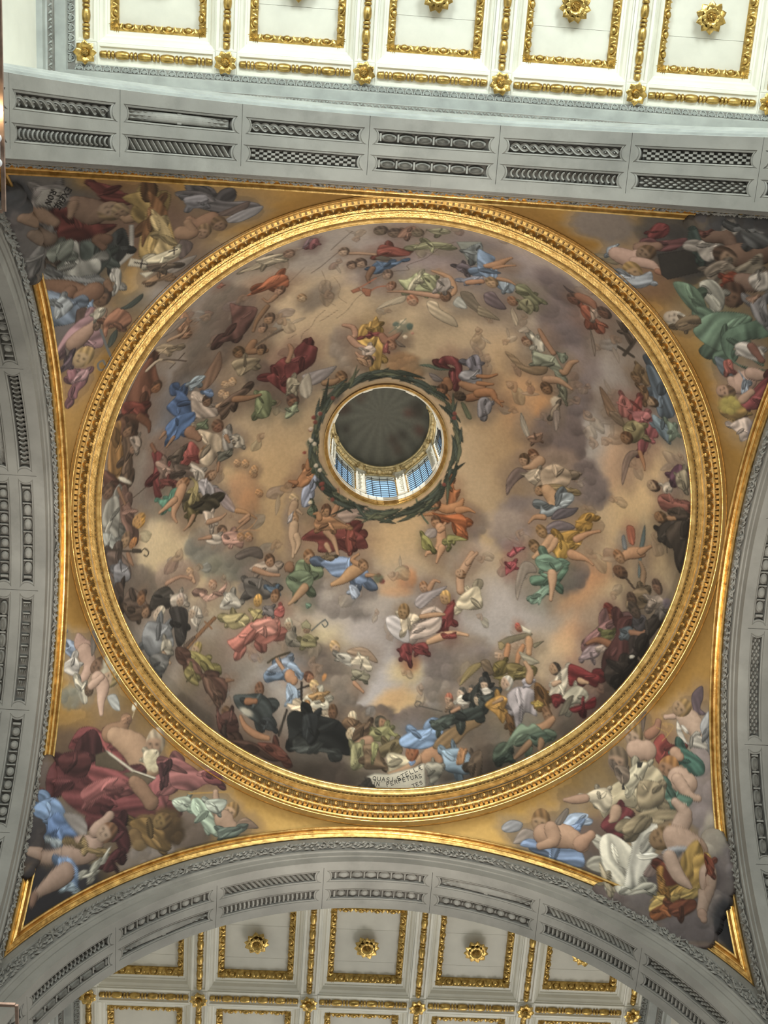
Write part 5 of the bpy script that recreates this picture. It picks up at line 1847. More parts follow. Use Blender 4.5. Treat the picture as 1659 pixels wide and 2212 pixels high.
h 5c3a34 197 1581 9.5 10 5c3a34
c 6f5430 453 1691 32 3 -1 24 30 95
p 75582f 418 1674 463 1671 498 1703 515 1737 497 1748 452 1727 426 1696
c 5a4226 508 1679 29 12 -10 22 20 100
c 4d3820 521 1709 23 2 -1 24 20 100
h 80643a 494 1682 20.6 167 5a4226
l 8a6c44 426 1704 14.6 438 1726 14.6
c 8a6c44 438 1728 15 2 0 11 20 95
p 6d8cc0 179 1611 207 1600 244 1602 265 1630 273 1659 298 1688 298 1700 243 1683 216 1683 200 1647 178 1631
p 5876b0 208 1657 247 1631 268 1659 298 1696 252 1689 216 1679
p 9aa6b4 220 1684 257 1694 242 1708
w 8d8484 260 1637 301 1647 317 1674 307 1697 285 1678
p 4a2226 364 1652 400 1672 416 1707 415 1735 396 1746 380 1707 372 1681
l b5968a 163 1706 11.3 222 1725 15.6 278 1721 21.6
l b8988c 278 1721 28.5 320 1719 28.5 339 1702 21.5
l b8988c 335 1685 15.5 354 1671 12.9 371 1657 11.2
h b0907c 362 1692 24.1 159 6d4a34
p 8a7048 261 1694 306 1713 351 1732 324 1732 288 1711
p a8a49a 293 1777 331 1766 361 1729 370 1722 354 1757 321 1781
p 6b8ac0 240 1732 268 1732 285 1751 289 1776 282 1807 265 1781
p 8fa4bc 236 1792 270 1781 282 1807 250 1798
l b09084 257 1763 24.2 213 1784 17.3 179 1799 11.3
l a07a6c 179 1799 9.6 173 1814 8.7
p 4a2226 349 1764 379 1731 397 1737 378 1756 381 1772 358 1777
p 9aa89c 518 1639 558 1634 562 1659 535 1665
p 8fa494 567 1639 589 1644 616 1683 624 1716 602 1715 580 1685 562 1663
t a07a3c 3.8 558 1628 663 1632
l b0907c 638 1684 17.1 623 1655 11.1 621 1630 6.8
h b08a68 658 1671 18.0 123 7a5c34
l b0907c 638 1688 21.4 656 1706 17.1
w 7d6454 669 1698 692 1687 721 1710 696 1711 678 1715
p 9aa49c 598 1645 647 1648 629 1676 603 1666
p 54625c 629 1708 683 1707 669 1727 629 1729
c 6b5430 1494 1538 102 -55 17 33 50 50
c 8a7c80 1742 1508 43 -11 16 124 30 90
c 7d7278 1810 1682 39 -10 12 90 25 95
c a89c90 1779 1618 30 -8 7 49 25 90
c 5c5054 1714 1747 106 -24 8 66 25 95
c 6d6264 1612 1810 95 13 -10 37 25 95
c 665a5e 1761 1833 72 -17 4 33 15 100
c 7d7070 1804 1776 27 -7 4 33 15 100
c 2c2a30 1854 1806 33 -18 24 51 15 100
c 6d5c5c 1547 1797 43 7 -10 37 25 95
c 5a4844 1500 1680 44 -7 5 49 35 85
c 4c4444 1510 1745 40 -7 3 33 30 90
w 5d4c58 1688 1345 1686 1320 1705 1298 1711 1323 1708 1349 1726 1357 1701 1364
l b8988a 1655 1379 5.9 1634 1386 5.9
l b89c8c 1676 1374 21.2 1695 1386 23.8 1711 1404 18.7
h a88460 1667 1357 21.2 139 8a6a3c
p b0aaa4 1660 1386 1677 1412 1692 1430 1707 1409 1734 1415 1745 1430 1697 1437 1665 1419
p 8a8c94 1712 1382 1737 1342 1750 1433 1725 1413
p 80302c 1612 1452 1630 1423 1650 1440 1676 1442 1664 1483 1630 1491
l 9a6a54 1601 1433 11.1 1616 1417 9.4 1619 1400 7.6
h b09078 1569 1442 22.1 104 7a6240
l b89888 1575 1472 21.3 1600 1467 23.8
w 6d5a50 1580 1403 1591 1388 1588 1432
p 3f6b60 1648 1461 1676 1442 1727 1460 1735 1488 1710 1498 1671 1473
l b08a74 1665 1458 13.6 1675 1464 11.1
h 9a6e50 1654 1494 25.6 113 8a5c30
l b89888 1681 1513 27.3 1699 1518 25.6
l b89888 1677 1514 14.5 1707 1542 11.1 1729 1545 8.6
p 4a6f62 1630 1567 1652 1528 1680 1543 1716 1548 1706 1571 1659 1586
t c0b8a8 1.7 1639 1573 1674 1562 1705 1563
p a5987c 1531 1557 1556 1535 1578 1497 1612 1494 1641 1510 1654 1549 1632 1588 1580 1598 1545 1596 1522 1634 1505 1603 1525 1579
p 8a7a60 1591 1537 1644 1534 1649 1576 1598 1595
p b5ac94 1556 1540 1578 1501 1608 1495 1595 1532 1572 1562
p b5a892 1469 1593 1498 1571 1524 1567 1535 1594 1521 1622 1492 1606
l a88470 1474 1596 9.4 1444 1605 8.5 1426 1608 4.3
h 9a7a64 1539 1501 25.6 94 5c4c3c
p 6d5c50 1531 1515 1562 1513 1569 1537 1557 1552 1538 1539
q 2c2a2a 1582 1496 1595 1494 1592 1507 1583 1509
q 2c2a2a 1553 1553 1557 1548 1561 1562 1554 1563
p 5f2228 1514 1644 1554 1599 1590 1609 1576 1641 1561 1669 1529 1662
l a88874 1546 1609 12.8 1543 1626 11.1 1535 1636 5.1
p b5b0a4 1514 1686 1533 1662 1570 1672 1600 1699 1591 1781 1607 1761 1583 1795 1553 1771 1527 1734
p bcb8b0 1586 1648 1617 1612 1646 1627 1644 1691 1636 1739 1616 1759 1582 1787 1585 1723 1590 1685
p 8d7c60 1563 1644 1607 1601 1676 1582 1691 1596 1653 1613 1609 1614 1583 1661
p aaa69c 1591 1785 1624 1754 1655 1751 1649 1774 1601 1792
p 9a8c74 1518 1727 1543 1756 1569 1789 1555 1792 1531 1771
w 8a8c98 1286 1685 1307 1668 1334 1671 1327 1689 1296 1696
w 8a7d78 1315 1715 1335 1683 1367 1688 1364 1713 1329 1717
p 6a84b4 1333 1721 1387 1722 1411 1736 1443 1748 1483 1745 1476 1713 1439 1698 1404 1707 1350 1702
p 8ea2c4 1442 1635 1481 1629 1478 1646 1455 1683 1427 1662
p 6a84b4 1427 1671 1466 1652 1464 1682 1437 1682
h a5805c 1376 1661 24.0 96 6d4e2c
l b08a72 1384 1689 24.0 1438 1686 25.7 1474 1697 18.9
l b08a72 1401 1674 17.1 1408 1699 14.6 1378 1715 9.4
l a8806a 1470 1697 17.2 1494 1673 11.1
w 6d625c 1408 1657 1432 1624 1438 1636 1422 1663
p a87a2c 1667 1618 1697 1607 1731 1625 1752 1650 1728 1643 1690 1626
l b89a8c 1694 1617 19.7 1703 1585 17.1 1678 1565 10.3
h 94714e 1657 1650 28.3 150 5c4628
l b89888 1683 1640 25.8 1722 1661 38.7 1740 1665 38.7
p 9a9ca8 1661 1679 1694 1659 1739 1653 1731 1663 1687 1677 1673 1706
w 75605c 1622 1737 1641 1700 1666 1682 1664 1703 1645 1737
p 6d3020 1655 1709 1689 1694 1728 1710 1755 1712 1752 1763 1718 1780 1670 1757
p b58c40 1732 1675 1771 1658 1787 1675 1753 1696 1765 1718 1742 1753 1699 1776 1672 1777 1652 1798 1663 1779 1696 1751 1738 1721
p c09c50 1652 1806 1672 1781 1717 1772 1751 1751 1743 1766 1692 1790 1659 1822
p 8a4a24 1654 1819 1692 1790 1719 1788 1704 1816 1669 1836
p 6a3420 1701 1792 1753 1768 1764 1786 1731 1815 1703 1812
p a06c2c 1652 1718 1669 1711 1669 1753 1689 1769 1667 1770
l b89a8c 1680 1687 17.2 1702 1720 14.7 1726 1736 11.2 1736 1742 6.0
l b89a8c 1777 1703 25.9 1782 1744 19.9 1778 1787 13.8
l b08c7c 1779 1795 12.1 1785 1806 9.5
p 7d3a28 1758 1661 1791 1674 1795 1707 1772 1700
t b08a44 1.3 1628 1402 1653 1400 1643 1424
t b08a44 1.3 1616 1413 1643 1420 1632 1439
"""
LETTERS_DOME = '''993.2,1632.3 990.3,1630.6 990.8,1627.7 994.2,1626.4 997.1,1628.1 996.6,1631.1 993.2,1632.3;993.5,1630.6 997,1633.5;1001.3,1626.9 1000.6,1631.6 1003.5,1632.9 1006.9,1631.9 1007.6,1627.1;1010,1633.1 1014.8,1627.2 1017.8,1633.1;1011.9,1630.8 1016.6,1630.8;1028.2,1627.8 1025.2,1627 1022,1628.3 1022.4,1629.8 1027,1630.4 1027.4,1631.7 1024.3,1632.9 1021.2,1632.2;1034.7,1632.3 1035.6,1626.4;1050.8,1624 1047.4,1624.5 1045.4,1626.7 1047,1627.7 1051.8,1626.5 1053.3,1627.5 1051.3,1629.6 1047.8,1630;1053.3,1622 1060.5,1619;1056.9,1620.5 1060.8,1625.6;1069.5,1615.4 1063.6,1617.7 1067.5,1622.9 1073.4,1620.5;1065.6,1620.3 1070,1618.5;1073.3,1613.9 1077.3,1619 1083.3,1616.8;1083.2,1610.2 1087.1,1615.4 1093.2,1613.2;1096.4,1612 1095.8,1605.7 1099.6,1604.3;1095.8,1605.7 1100.2,1610.7 1103.6,1609.5;1096.1,1609.2 1100.5,1607.3;992.6,1639.4 993.9,1633.9;998,1639.6 999.4,1634.2 1003.6,1639.9 1005,1634.4;1022.7,1639.9 1020.7,1634.7 1025.7,1633.8 1026.8,1635.5 1021.7,1637.3;1035.5,1631.2 1029.9,1632.5 1031.9,1637.7 1037.5,1636.4;1030.9,1635.1 1035.1,1634.1;1041.1,1635.5 1039.1,1630.3 1044.1,1629.4 1045.1,1631.1 1040.1,1632.9;1042.2,1632.4 1047,1634.1;1050.3,1633.3 1048.3,1628.1 1053.3,1627.2 1054.3,1629 1049.3,1630.7;1063.1,1624.6 1057.5,1625.9 1059.5,1631.2 1065.1,1629.9;1058.5,1628.6 1062.7,1627.6;1066,1624 1073.1,1622.4;1069.5,1623.2 1071.6,1628.5;1076,1621.7 1077.6,1626 1080.8,1626.4 1083.3,1624.7 1081.6,1620.5;1086.6,1625.1 1088.1,1619.1 1093.7,1623.6;1087.2,1622.7 1091.4,1621.8;1100.5,1617.2 1097.4,1617 1095.1,1618.7 1096.2,1619.9 1100.7,1619.7 1101.7,1620.8 1099.4,1622.3 1096.3,1622.2;1078.7,1633.6 1085,1631.5;1081.9,1632.5 1084.7,1636.7;1092.7,1628.9 1087.6,1630.6 1090.4,1634.8 1095.5,1633.1;1089,1632.7 1092.8,1631.4;1101.3,1626.6 1098.4,1626.9 1096.6,1628.6 1097.8,1629.4 1101.9,1628.7 1103.1,1629.5 1101.2,1631.1 1098.3,1631.3'''
LETTERS_SCROLL = '''279.1,235.2 282.2,229.2 271.7,219.1 268.7,225.1;276.9,224.2 274.7,228.7;267.1,228.2 273.8,245.7;277.6,238.3 263.3,235.6;262.1,237.9 270.8,251.3 268.9,255;270.8,251.3 260.2,241.6 258.5,244.9;266,244 264.3,248.9;257.1,247.6 266.9,258.8 258.3,254.3 264.3,263.9 253.2,255;259,273.9 262.1,268.1 251.6,258 248.5,263.9;256.9,263.1 254.5,267.5;239.5,218.5 250.6,227.3 247.9,233 243.8,230.3 245,222.9;244.1,225.5 236.9,225.9;234.2,233.4 238.3,231.9 243.8,236.4 245.3,242.2 241.3,243.6 235.7,239.2 234.2,233.4;231.5,240.9 242.7,249.7 228.8,248.6 239.9,257.4'''
CLOUD_SE = [(1538, 1803, 30.3), (1580, 1812, 39.0), (1631, 1823, 52.0), (1687, 1829, 56.5), (1741, 1825, 56.5), (1779, 1833, 34.8), (1794, 1804, 30.4), (1804, 1776, 26.1), (1805, 1751, 34.7), (1810, 1716, 36.9), (1808, 1682, 34.6), (1797, 1655, 34.6), (1781, 1630, 30.2), (1763, 1778, 39.1), (1723, 1787, 43.4)]
CLOUD_NW = [(149, 205, 32.3), (161, 243, 36.0), (173, 285, 37.5), (185, 326, 37.2), (195, 362, 35.0), (201, 392, 29.1), (204, 417, 19.3), (160, 365, 27.4), (172, 401, 23.3)]
CLOUD_NE = [(1529, 244, 15.1), (1554, 231, 20.8), (1583, 221, 22.7), (1612, 213, 22.8), (1641, 205, 22.9), (1671, 198, 23.0), (1700, 193, 23.0)]
CLOUD_SW = [(223, 1524, 19.4), (216, 1550, 28.0), (204, 1583, 31.1), (192, 1618, 32.0), (183, 1653, 32.1), (174, 1688, 30.4), (167, 1719, 27.0), (160, 1744, 17.4)]
_sky, _fig = TRACED_CARTOON.split('#figures\n')
paint(_sky)
def throng(n, seed):
    """dim figures far back in the clouds"""
    rs = np.random.RandomState(seed)
    before = P.copy()
    for i in range(n):
        a = rs.rand() * 6.28; q = .10 + .165 * rs.rand() ** .8
        x, y = N / 2 + q / .84 * N * math.cos(a), N / 2 + q / .84 * N * math.sin(a)
        s_ = 9 + 13 * rs.rand(); b = rs.rand() * 6.28
        d = np.array((math.cos(b), math.sin(b))); e = np.array((-d[1], d[0])); o = np.array((x, y))
        c = hexc(('86705a', '6d6168', '7d6b5c', '75797f', '8a7a68', '6f5048', '7f7a62', '9a8e80')[rs.randint(8)])
        poly(c, [o + d * s_ * u + e * s_ * v * (1 + .5 * (rs.rand() - .5)) for u, v in ((-1.2, -.2), (-.6, -.8), (.3, -.6), (.9, -.1), (.5, .5), (-.4, .7))], 'p', seed + i)
        limb(hexc('9a7a62'), [o + d * s_ * .5, o + d * s_ * 1.1 + e * s_ * .6 * (1 if rs.rand() < .5 else -1), o + d * s_ * 1.7], [s_ * .24, s_ * .18, s_ * .10])
        h = o + d * s_ * 1.15
        head(hexc('a0806a'), h[0], h[1], s_ * .40, b, hexc('5c4636'))
        if rs.rand() < .35: poly(hexc('8d8278'), [o + e * s_ * .3, o + e * s_ * 1.3 - d * s_ * .4, o + e * s_ * 1.9 - d * s_ * 1.2, o + e * s_ * .8 - d * s_ * .7], 'w', i)
    P[...] = before * .52 + P * .48
throng(170, 21)
paint(_fig)
# garland of palm and laurel painted round the oculus
def garland():
    rs = np.random.RandomState(8)
    c0 = N / 2; k = N / .84
    for i in range(150):
        a = rs.rand() * 6.28; r0 = (1.34 + .14 * rs.rand()) / 22.9 * k
        L = (rs.rand() * .35 + .28); da = (1 if rs.rand() < .8 else -1) * L * (.9 + .6 * rs.rand()) / 1.5
        out = rs.rand() * .16 + (.35 * rs.rand() if rs.rand() < .15 else 0)
        pts = []
        for t in (0, .33, .66, 1):
            rr = r0 + out * t * t / 22.9 * k
            pts.append((c0 + rr * math.cos(a + da * t), c0 + rr * math.sin(a + da * t)))
        for t in (.66, .33):
            rr = r0 + (out * t * t + .075) / 22.9 * k
            pts.append((c0 + rr * math.cos(a + da * t), c0 + rr * math.sin(a + da * t)))
        c = hexc(('3f4a40', '4f5a4a', '2f3a34', '5d6650', '44524c')[rs.randint(5)])
        poly(c, pts, 'w', i)
    for i in range(26):
        a = (2.1 + 1.6 * rs.rand() if i < 16 else 6.28 * rs.rand()); rr = (1.42 + .16 * rs.rand()) / 22.9 * k
        blob(hexc(('cbbfae', '7c3a34', '3c4838')[rs.randint(3)]), c0 + rr * math.cos(a), c0 + rr * math.sin(a), 4, 0, 0, 4, .3, .9, i)
_b = np.clip(1 - np.abs(RAD - 1.27 / 23.1) / .0022, 0, 1)[..., None] ** .5
P[..., :3] = P[..., :3] * (1 - _b * .8) + hexc('9c8258') * _b * .8
garland()
# age: slight fading towards grey, mottling and fine cracks
L_ = P[..., :3].mean(-1, keepdims=True)
P[..., :3] = (L_ + (P[..., :3] - L_) * .71) * (1 + (NZ2[..., None] - .5) * .22)
P[..., :3] = lin(np.clip(P[..., :3], 0, 1)) * GAIN
P[_g, :3] *= .80
P[_g & (P[..., 3] < .5), :3] *= .80
RLC = 1.07
def lantern_paint(V):
    """grey-green glory with a few dusky heads in cloud"""
    c = np.ones((len(V), 4), dtype=np.float32); c[:, 3] = 0
    col = np.tile(hexc('6a6a62'), (len(V), 1))
    a = np.arctan2(V[:, 1], V[:, 0]); r = np.hypot(V[:, 0], V[:, 1])
    col *= (1 + .08 * np.sin(a * 17) * np.clip(r, 0, 1))[:, None]
    rs = np.random.RandomState(4)
    for i in range(14):
        t = rs.rand() * 6.28; q = .62 + .32 * rs.rand(); s_ = .09 + .08 * rs.rand()
        m = np.exp(-((V[:, 0] - q * math.cos(t)) ** 2 + (V[:, 1] - q * math.sin(t)) ** 2) / s_ ** 2)[:, None] * .75
        col = col * (1 - m) + hexc(('4f4640', '5c5048', '6a4f48', '48443f')[i % 4]) * m
    c[:, :3] = lin(col)
    return c
def sample(sx, sy):
    x = np.clip(sx, 0, N - 1.001); y = np.clip(sy, 0, N - 1.001)
    x0 = x.astype(int); y0 = y.astype(int); fx = (x - x0)[:, None]; fy = (y - y0)[:, None]
    return (P[y0, x0] * (1 - fx) * (1 - fy) + P[y0, x0 + 1] * fx * (1 - fy) + P[y0 + 1, x0] * (1 - fx) * fy + P[y0 + 1, x0 + 1] * fx * fy)

# dome shell
nr, nc = 310, 1560
tt = np.linspace(0, math.acos(1.24 / DA), nr)
az = np.linspace(0, 2 * PI, nc, endpoint=False)
rr_ = (DA * np.cos(tt))[:, None]; zz_ = (DZ0 + DB * np.sin(tt))[:, None]
V = np.stack([rr_ * np.cos(az), rr_ * np.sin(az), zz_ + 0 * az], -1).reshape(-1, 3)
sx_, sy_ = sheet(V[:, 0], V[:, 1], V[:, 2])
me = paint_mesh('dome_shell', V, grid_faces(nr, nc, True), sample(sx_, sy_))
DOME = link('dome', me, kind='structure')
# pendentives, one per corner: from the cornice out to the two arches
def pendentive(name, qx, qy):
    na, nb_ = 520, 300
    a = np.linspace(0, PI / 2, na)
    ca, sa = np.cos(a), np.sin(a)
    edge = 5.15 / np.maximum(ca, sa)
    r0 = 5.03
    t = np.linspace(0, 1, nb_)
    # finer steps towards the steep foot
    rmax2 = np.minimum(edge, math.sqrt(RS2) - .02)
    th0 = np.arcsin(r0 / math.sqrt(RS2)); th1 = np.arcsin(np.minimum(1, rmax2 / math.sqrt(RS2)))
    th = th0 + (th1 - th0)[None, :] * t[:, None]
    r = math.sqrt(RS2) * np.sin(th); z = ZS + math.sqrt(RS2) * np.cos(th)
    z = z + .20 * np.exp(-(r - r0) / .10)
    Vp = np.stack([qx * r * ca, qy * r * sa, z], -1).reshape(-1, 3)
    sx, sy = sheet(Vp[:, 0], Vp[:, 1], Vp[:, 2])
    m = paint_mesh(name, Vp, grid_faces(nb_, na), sample(sx, sy))
    return link(name, m, kind='structure')
PEND = {}
for nm, qx, qy in (('southwest', -1, -1), ('southeast', 1, -1), ('northwest', -1, 1), ('northeast', 1, 1)):
    PEND[nm] = pendentive('pendentive_%s' % nm, qx, qy)
# ceiling of the lantern
nr, nc = 40, 96
t = np.linspace(0, PI / 2 * .9995, nr)
r = (RLC * np.cos(t))[:, None]; z = (25.78 + .75 * np.sin(t))[:, None]
az = np.linspace(0, 2 * PI, nc, endpoint=False)
V = np.stack([r * np.cos(az), r * np.sin(az), z + 0 * az], -1).reshape(-1, 3)
link('lantern_ceiling', paint_mesh('lantern_ceiling', V, grid_faces(nr, nc, True), lantern_paint(V)), kind='structure')
# painted words on the two scrolls: flat strokes lying on the plaster
def lettering(name, data, onto, width, parent):
    b = MB()
    for pl in data.replace('\n', '').split(';'):
        p = [Vector(onto(*map(float, q.split(',')))) for q in pl.split()]
        for a, c in zip(p[:-1], p[1:]):
            n_ = a.normalized(); d = (c - a).normalized(); s_ = d.cross(n_).normalized() * width; d = d * width * .6
            q4 = [a - d + s_, a - d - s_, c + d - s_, c + d + s_]
            b.add([q * (1 - .0006) for q in q4] + [q * (1 - .0002) for q in q4], [(0, 1, 2, 3), (7, 6, 5, 4), (0, 4, 5, 1), (1, 5, 6, 2), (2, 6, 7, 3), (3, 7, 4, 0)])
    return b.build(name, M_INK, parent)
M_INK = material('black_paint', (0.035, 0.03, 0.028), 0.8, bump=0)
def on_dome(sx, sy):
    X, Y = sx / N * .84 - .42, sy / N * .84 - .42
    A = (X * X + Y * Y) / DA ** 2 + 1 / DB ** 2; B = -2 * DZ0 / DB ** 2; C_ = (DZ0 / DB) ** 2 - 1
    t = (-B + math.sqrt(B * B - 4 * A * C_)) / 2 / A
    return (X * t, Y * t, t)
def on_pendentive(sx, sy):
    X, Y = sx / N * .84 - .42, sy / N * .84 - .42
    A = X * X + Y * Y + 1; B = -2 * ZS; C_ = ZS * ZS - RS2
    t = (-B + math.sqrt(B * B - 4 * A * C_)) / 2 / A
    return (X * t, Y * t, t)
lettering('scroll_lettering', LETTERS_DOME, on_dome, .0045, DOME)
lettering('scroll_lettering', LETTERS_SCROLL, on_pendentive, .0052, PEND['southwest'])

# ================================================================== gilded cornice at the foot of the dome
CORN = tag(empty('dome_cornice'), kind='structure')
PROF = [(5.06, 16.98), (5.055, 17.055), (5.042, 17.07), (5.042, 17.092), (5.026, 17.098), (5.016, 17.122), (5.016, 17.148), (5.006, 17.16), (5.0, 17.165), (5.0, 17.236), (4.957, 17.242),
        (4.95, 17.246), (4.95, 17.258), (4.935, 17.262), (4.908, 17.276), (4.884, 17.302), (4.87, 17.33), (4.866, 17.335), (4.80, 17.335), (4.80, 17.352), (4.792, 17.352), (4.792, 17.332), (4.738, 17.332), (4.738, 17.358),
        (4.732, 17.362), (4.732, 17.418), (4.724, 17.424), (4.718, 17.436), (4.708, 17.450), (4.690, 17.464), (4.670, 17.478), (4.664, 17.49), (4.652, 17.495), (4.652, 17.53), (4.68, 17.54), (4.86, 17.545)]
i0, i1 = PROF.index((5.0, 17.165)), PROF.index((4.866, 17.335))
i2, i3 = PROF.index((4.732, 17.362)), PROF.index((4.724, 17.424))
sharp(MB().lathe(PROF[:i0 + 1], 256).build('lower_moulding', M_GOLD, CORN), 22)
sharp(MB().lathe(PROF[i0:i1 + 1], 256).build('ornament_bed', M_GOLD_SHADE, CORN), 22)
sharp(MB().lathe(PROF[i1:i2 + 1], 256).build('corona', M_GOLD, CORN), 22)
sharp(MB().lathe(PROF[i2:i3 + 1], 256).build('beading_bed', M_GOLD_SHADE, CORN), 22)
sharp(MB().lathe(PROF[i3:], 256).build('upper_moulding', M_GOLD, CORN), 22)
MB().lathe([(4.958, 17.240), (4.948, 17.246), (4.948, 17.258), (4.936, 17.263)], 256).build('fillet', M_GOLD, CORN)
# dentils: far too many and too small to single out
b = MB()
nd = 366
for i in range(nd):
    a0, a1 = 2 * PI * (i - .31) / nd, 2 * PI * (i + .31) / nd
    pts = [(r * math.cos(a), r * math.sin(a), z) for z in (17.170, 17.226) for r in (4.958, 5.005) for a in (a0, a1)]
    b.add(pts, [(0, 1, 3, 2), (4, 6, 7, 5), (0, 4, 5, 1), (0, 2, 6, 4), (1, 5, 7, 3)])
b.build('dentils', M_GOLD_DARK, CORN, kind='stuff')
# row of eggs, each in its shell, with a dart to its side
ne = 183
eb = MB()
hw = PI * 4.86 / ne
def egg_local(bm, s, w):
    bm.ellipsoid((0, 0, 0), (w * .50, .036, .022), 8, 5)
# local axes: x sideways, y up the slope, z out of the moulding
eb.ellipsoid((0, .004, .010), (hw * .42, .036, .030), 8, 5)
sh_o = [(hw * .84 * math.cos(a), -.004 + .052 * math.sin(a), .012) for a in [-PI * i / 8 for i in range(9)]]
sh_o = [(sh_o[0][0], .045, .012)] + sh_o + [(sh_o[-1][0], .045, .012)]
sh_i = [(x * .74, y * .80 + .002, .012) for x, y, z in sh_o]
sh_m = [((p[0] + q[0]) / 2, (p[1] + q[1]) / 2, .042) for p, q in zip(sh_o, sh_i)]
eb.grid([[(x, y, -.01) for x, y, z in sh_o], sh_m, [(x, y, -.01) for x, y, z in sh_i]])
eb.add([(hw * .84, -.045, 0), (hw * 1.16, -.045, 0), (hw * 1.0, .02, 0), (hw, -.02, .028)], [(0, 1, 3), (1, 2, 3), (2, 0, 3)])
me_egg = eb.mesh('egg', M_GOLD, smooth=False)
sl = math.atan2(.068, .066)
for i in range(ne):
    a = 2 * PI * i / ne
    ez = Vector((-math.cos(a) * math.sin(sl), -math.sin(a) * math.sin(sl), -math.cos(sl)))
    ey = Vector((-math.cos(a) * math.cos(sl), -math.sin(a) * math.cos(sl), math.sin(sl)))
    ex = ey.cross(ez)
    c = Vector((4.901 * math.cos(a), 4.901 * math.sin(a), 17.293))
    link('egg', me_egg, CORN, mat=Matrix(((ex.x, ey.x, ez.x, c.x), (ex.y, ey.y, ez.y, c.y), (ex.z, ey.z, ez.z, c.z), (0, 0, 0, 1))))
# fine beading under the upper moulding
b = MB()
nb = 420
for i in range(nb):
    a = 2 * PI * i / nb
    c = (4.731 * math.cos(a), 4.731 * math.sin(a), 17.390)
    ca, sa = math.cos(a) * .017, math.sin(a) * .017
    t = (-math.sin(a) * .026, math.cos(a) * .026)
    b.add([(c[0] - t[0], c[1] - t[1], c[2]), (c[0], c[1], c[2] + .030), (c[0] + t[0], c[1] + t[1], c[2]), (c[0], c[1], c[2] - .030), (c[0] - ca, c[1] - sa, c[2])],
          [(0, 1, 4), (1, 2, 4), (2, 3, 4), (3, 0, 4)])
b.build('beading', M_GOLD_DARK, CORN, kind='stuff')

# ================================================================== lantern above the oculus
OZ = 23.30
OC = tag(empty('oculus_ring'), kind='structure')
sharp(MB().lathe([(1.275, 23.16), (1.262, 23.19), (1.25, 23.20), (1.245, 23.225), (1.225, 23.24), (1.22, 23.27), (1.205, 23.285), (1.20, 23.31), (1.23, 23.34)], 128).build('gilded_rim', M_GOLD, OC), 22)
sharp(MB().lathe([(1.24, 23.30), (1.192, 23.31), (1.185, 23.34), (1.195, 23.36), (1.168, 23.38), (1.165, 23.41), (1.18, 23.43), (1.168, 23.47), (1.25, 23.50)], 128).build('white_rim', M_CREAM, OC), 22)
LAN = tag(empty('lantern'), kind='structure')
RL, WH, WT, SP = 1.19, R(15.5), 25.30, 25.08      # radius, half window angle, window crown, springing
ZT = 25.62
def pol(r, a, z): return (r * math.cos(a), r * math.sin(a), z)
def win_top(t): return SP + (WT - SP) * math.sqrt(max(0, 1 - t * t))
# walls between windows (one pier for each) and spandrels above them
pb = MB()
pa = [WH + (2 * (PI / 8 - WH)) * i / 4 for i in range(5)]
pb.grid([[pol(RL, a, 23.5) for a in pa], [pol(RL, a, ZT) for a in pa]])
pb.grid([[pol(RL, a, z) for z in (23.5, ZT)] for a in (pa[0],)] + [[pol(RL + .10, pa[0], z) for z in (23.5, ZT)]])
pb.grid([[pol(RL, pa[-1], z) for z in (23.5, ZT)], [pol(RL + .10, pa[-1], z) for z in (23.5, ZT)]])
me_lp = pb.mesh('wall_pier', M_CREAM)
spb = MB()
ts = [-1 + i / 6 for i in range(13)]
spb.grid([[pol(RL, WH * t, win_top(t)) for t in ts], [pol(RL, WH * t, ZT) for t in ts]])
spb.grid([[pol(RL, WH * t, win_top(t)) for t in ts], [pol(RL + .10, WH * t, win_top(t)) for t in ts]])
me_sp = spb.mesh('wall_spandrel', M_CREAM)
# pilaster with a sunk panel, on each pier
plb = MB()
def flatbox(bm, a0, a1, r0, r1, z0, z1):
    v = [pol(r, a, z) for z in (z0, z1) for a in (a0, a1) for r in (r0, r1)]
    bm.add(v, [(0, 1, 3, 2), (4, 6, 7, 5), (0, 4, 5, 1), (2, 3, 7, 6), (0, 2, 6, 4), (1, 5, 7, 3)])
ac = PI / 8
for s_ in (-1, 1):
    flatbox(plb, ac + s_ * R(4.2) - R(.8), ac + s_ * R(4.2) + R(.8), RL - .05, RL, 23.55, 25.2)
flatbox(plb, ac - R(5), ac + R(5), RL - .055, RL, 25.2, 25.32)
flatbox(plb, ac - R(5), ac + R(5), RL - .055, RL, 23.5, 23.62)
me_pil = plb.mesh('pilaster', M_CREAM)
orb = MB()
for i in range(9):
    z = 23.75 + i * .16
    rl = 0.022
    orb.ellipsoid(pol(RL - .012, ac + (R(1.2) if i % 2 else -R(1.2)), z), (rl, rl, .05), 6, 4)
    orb.ellipsoid(pol(RL - .01, ac, z + .07), (.03, .03, .02), 6, 4)
me_or = orb.mesh('pilaster_relief', M_CREAM)
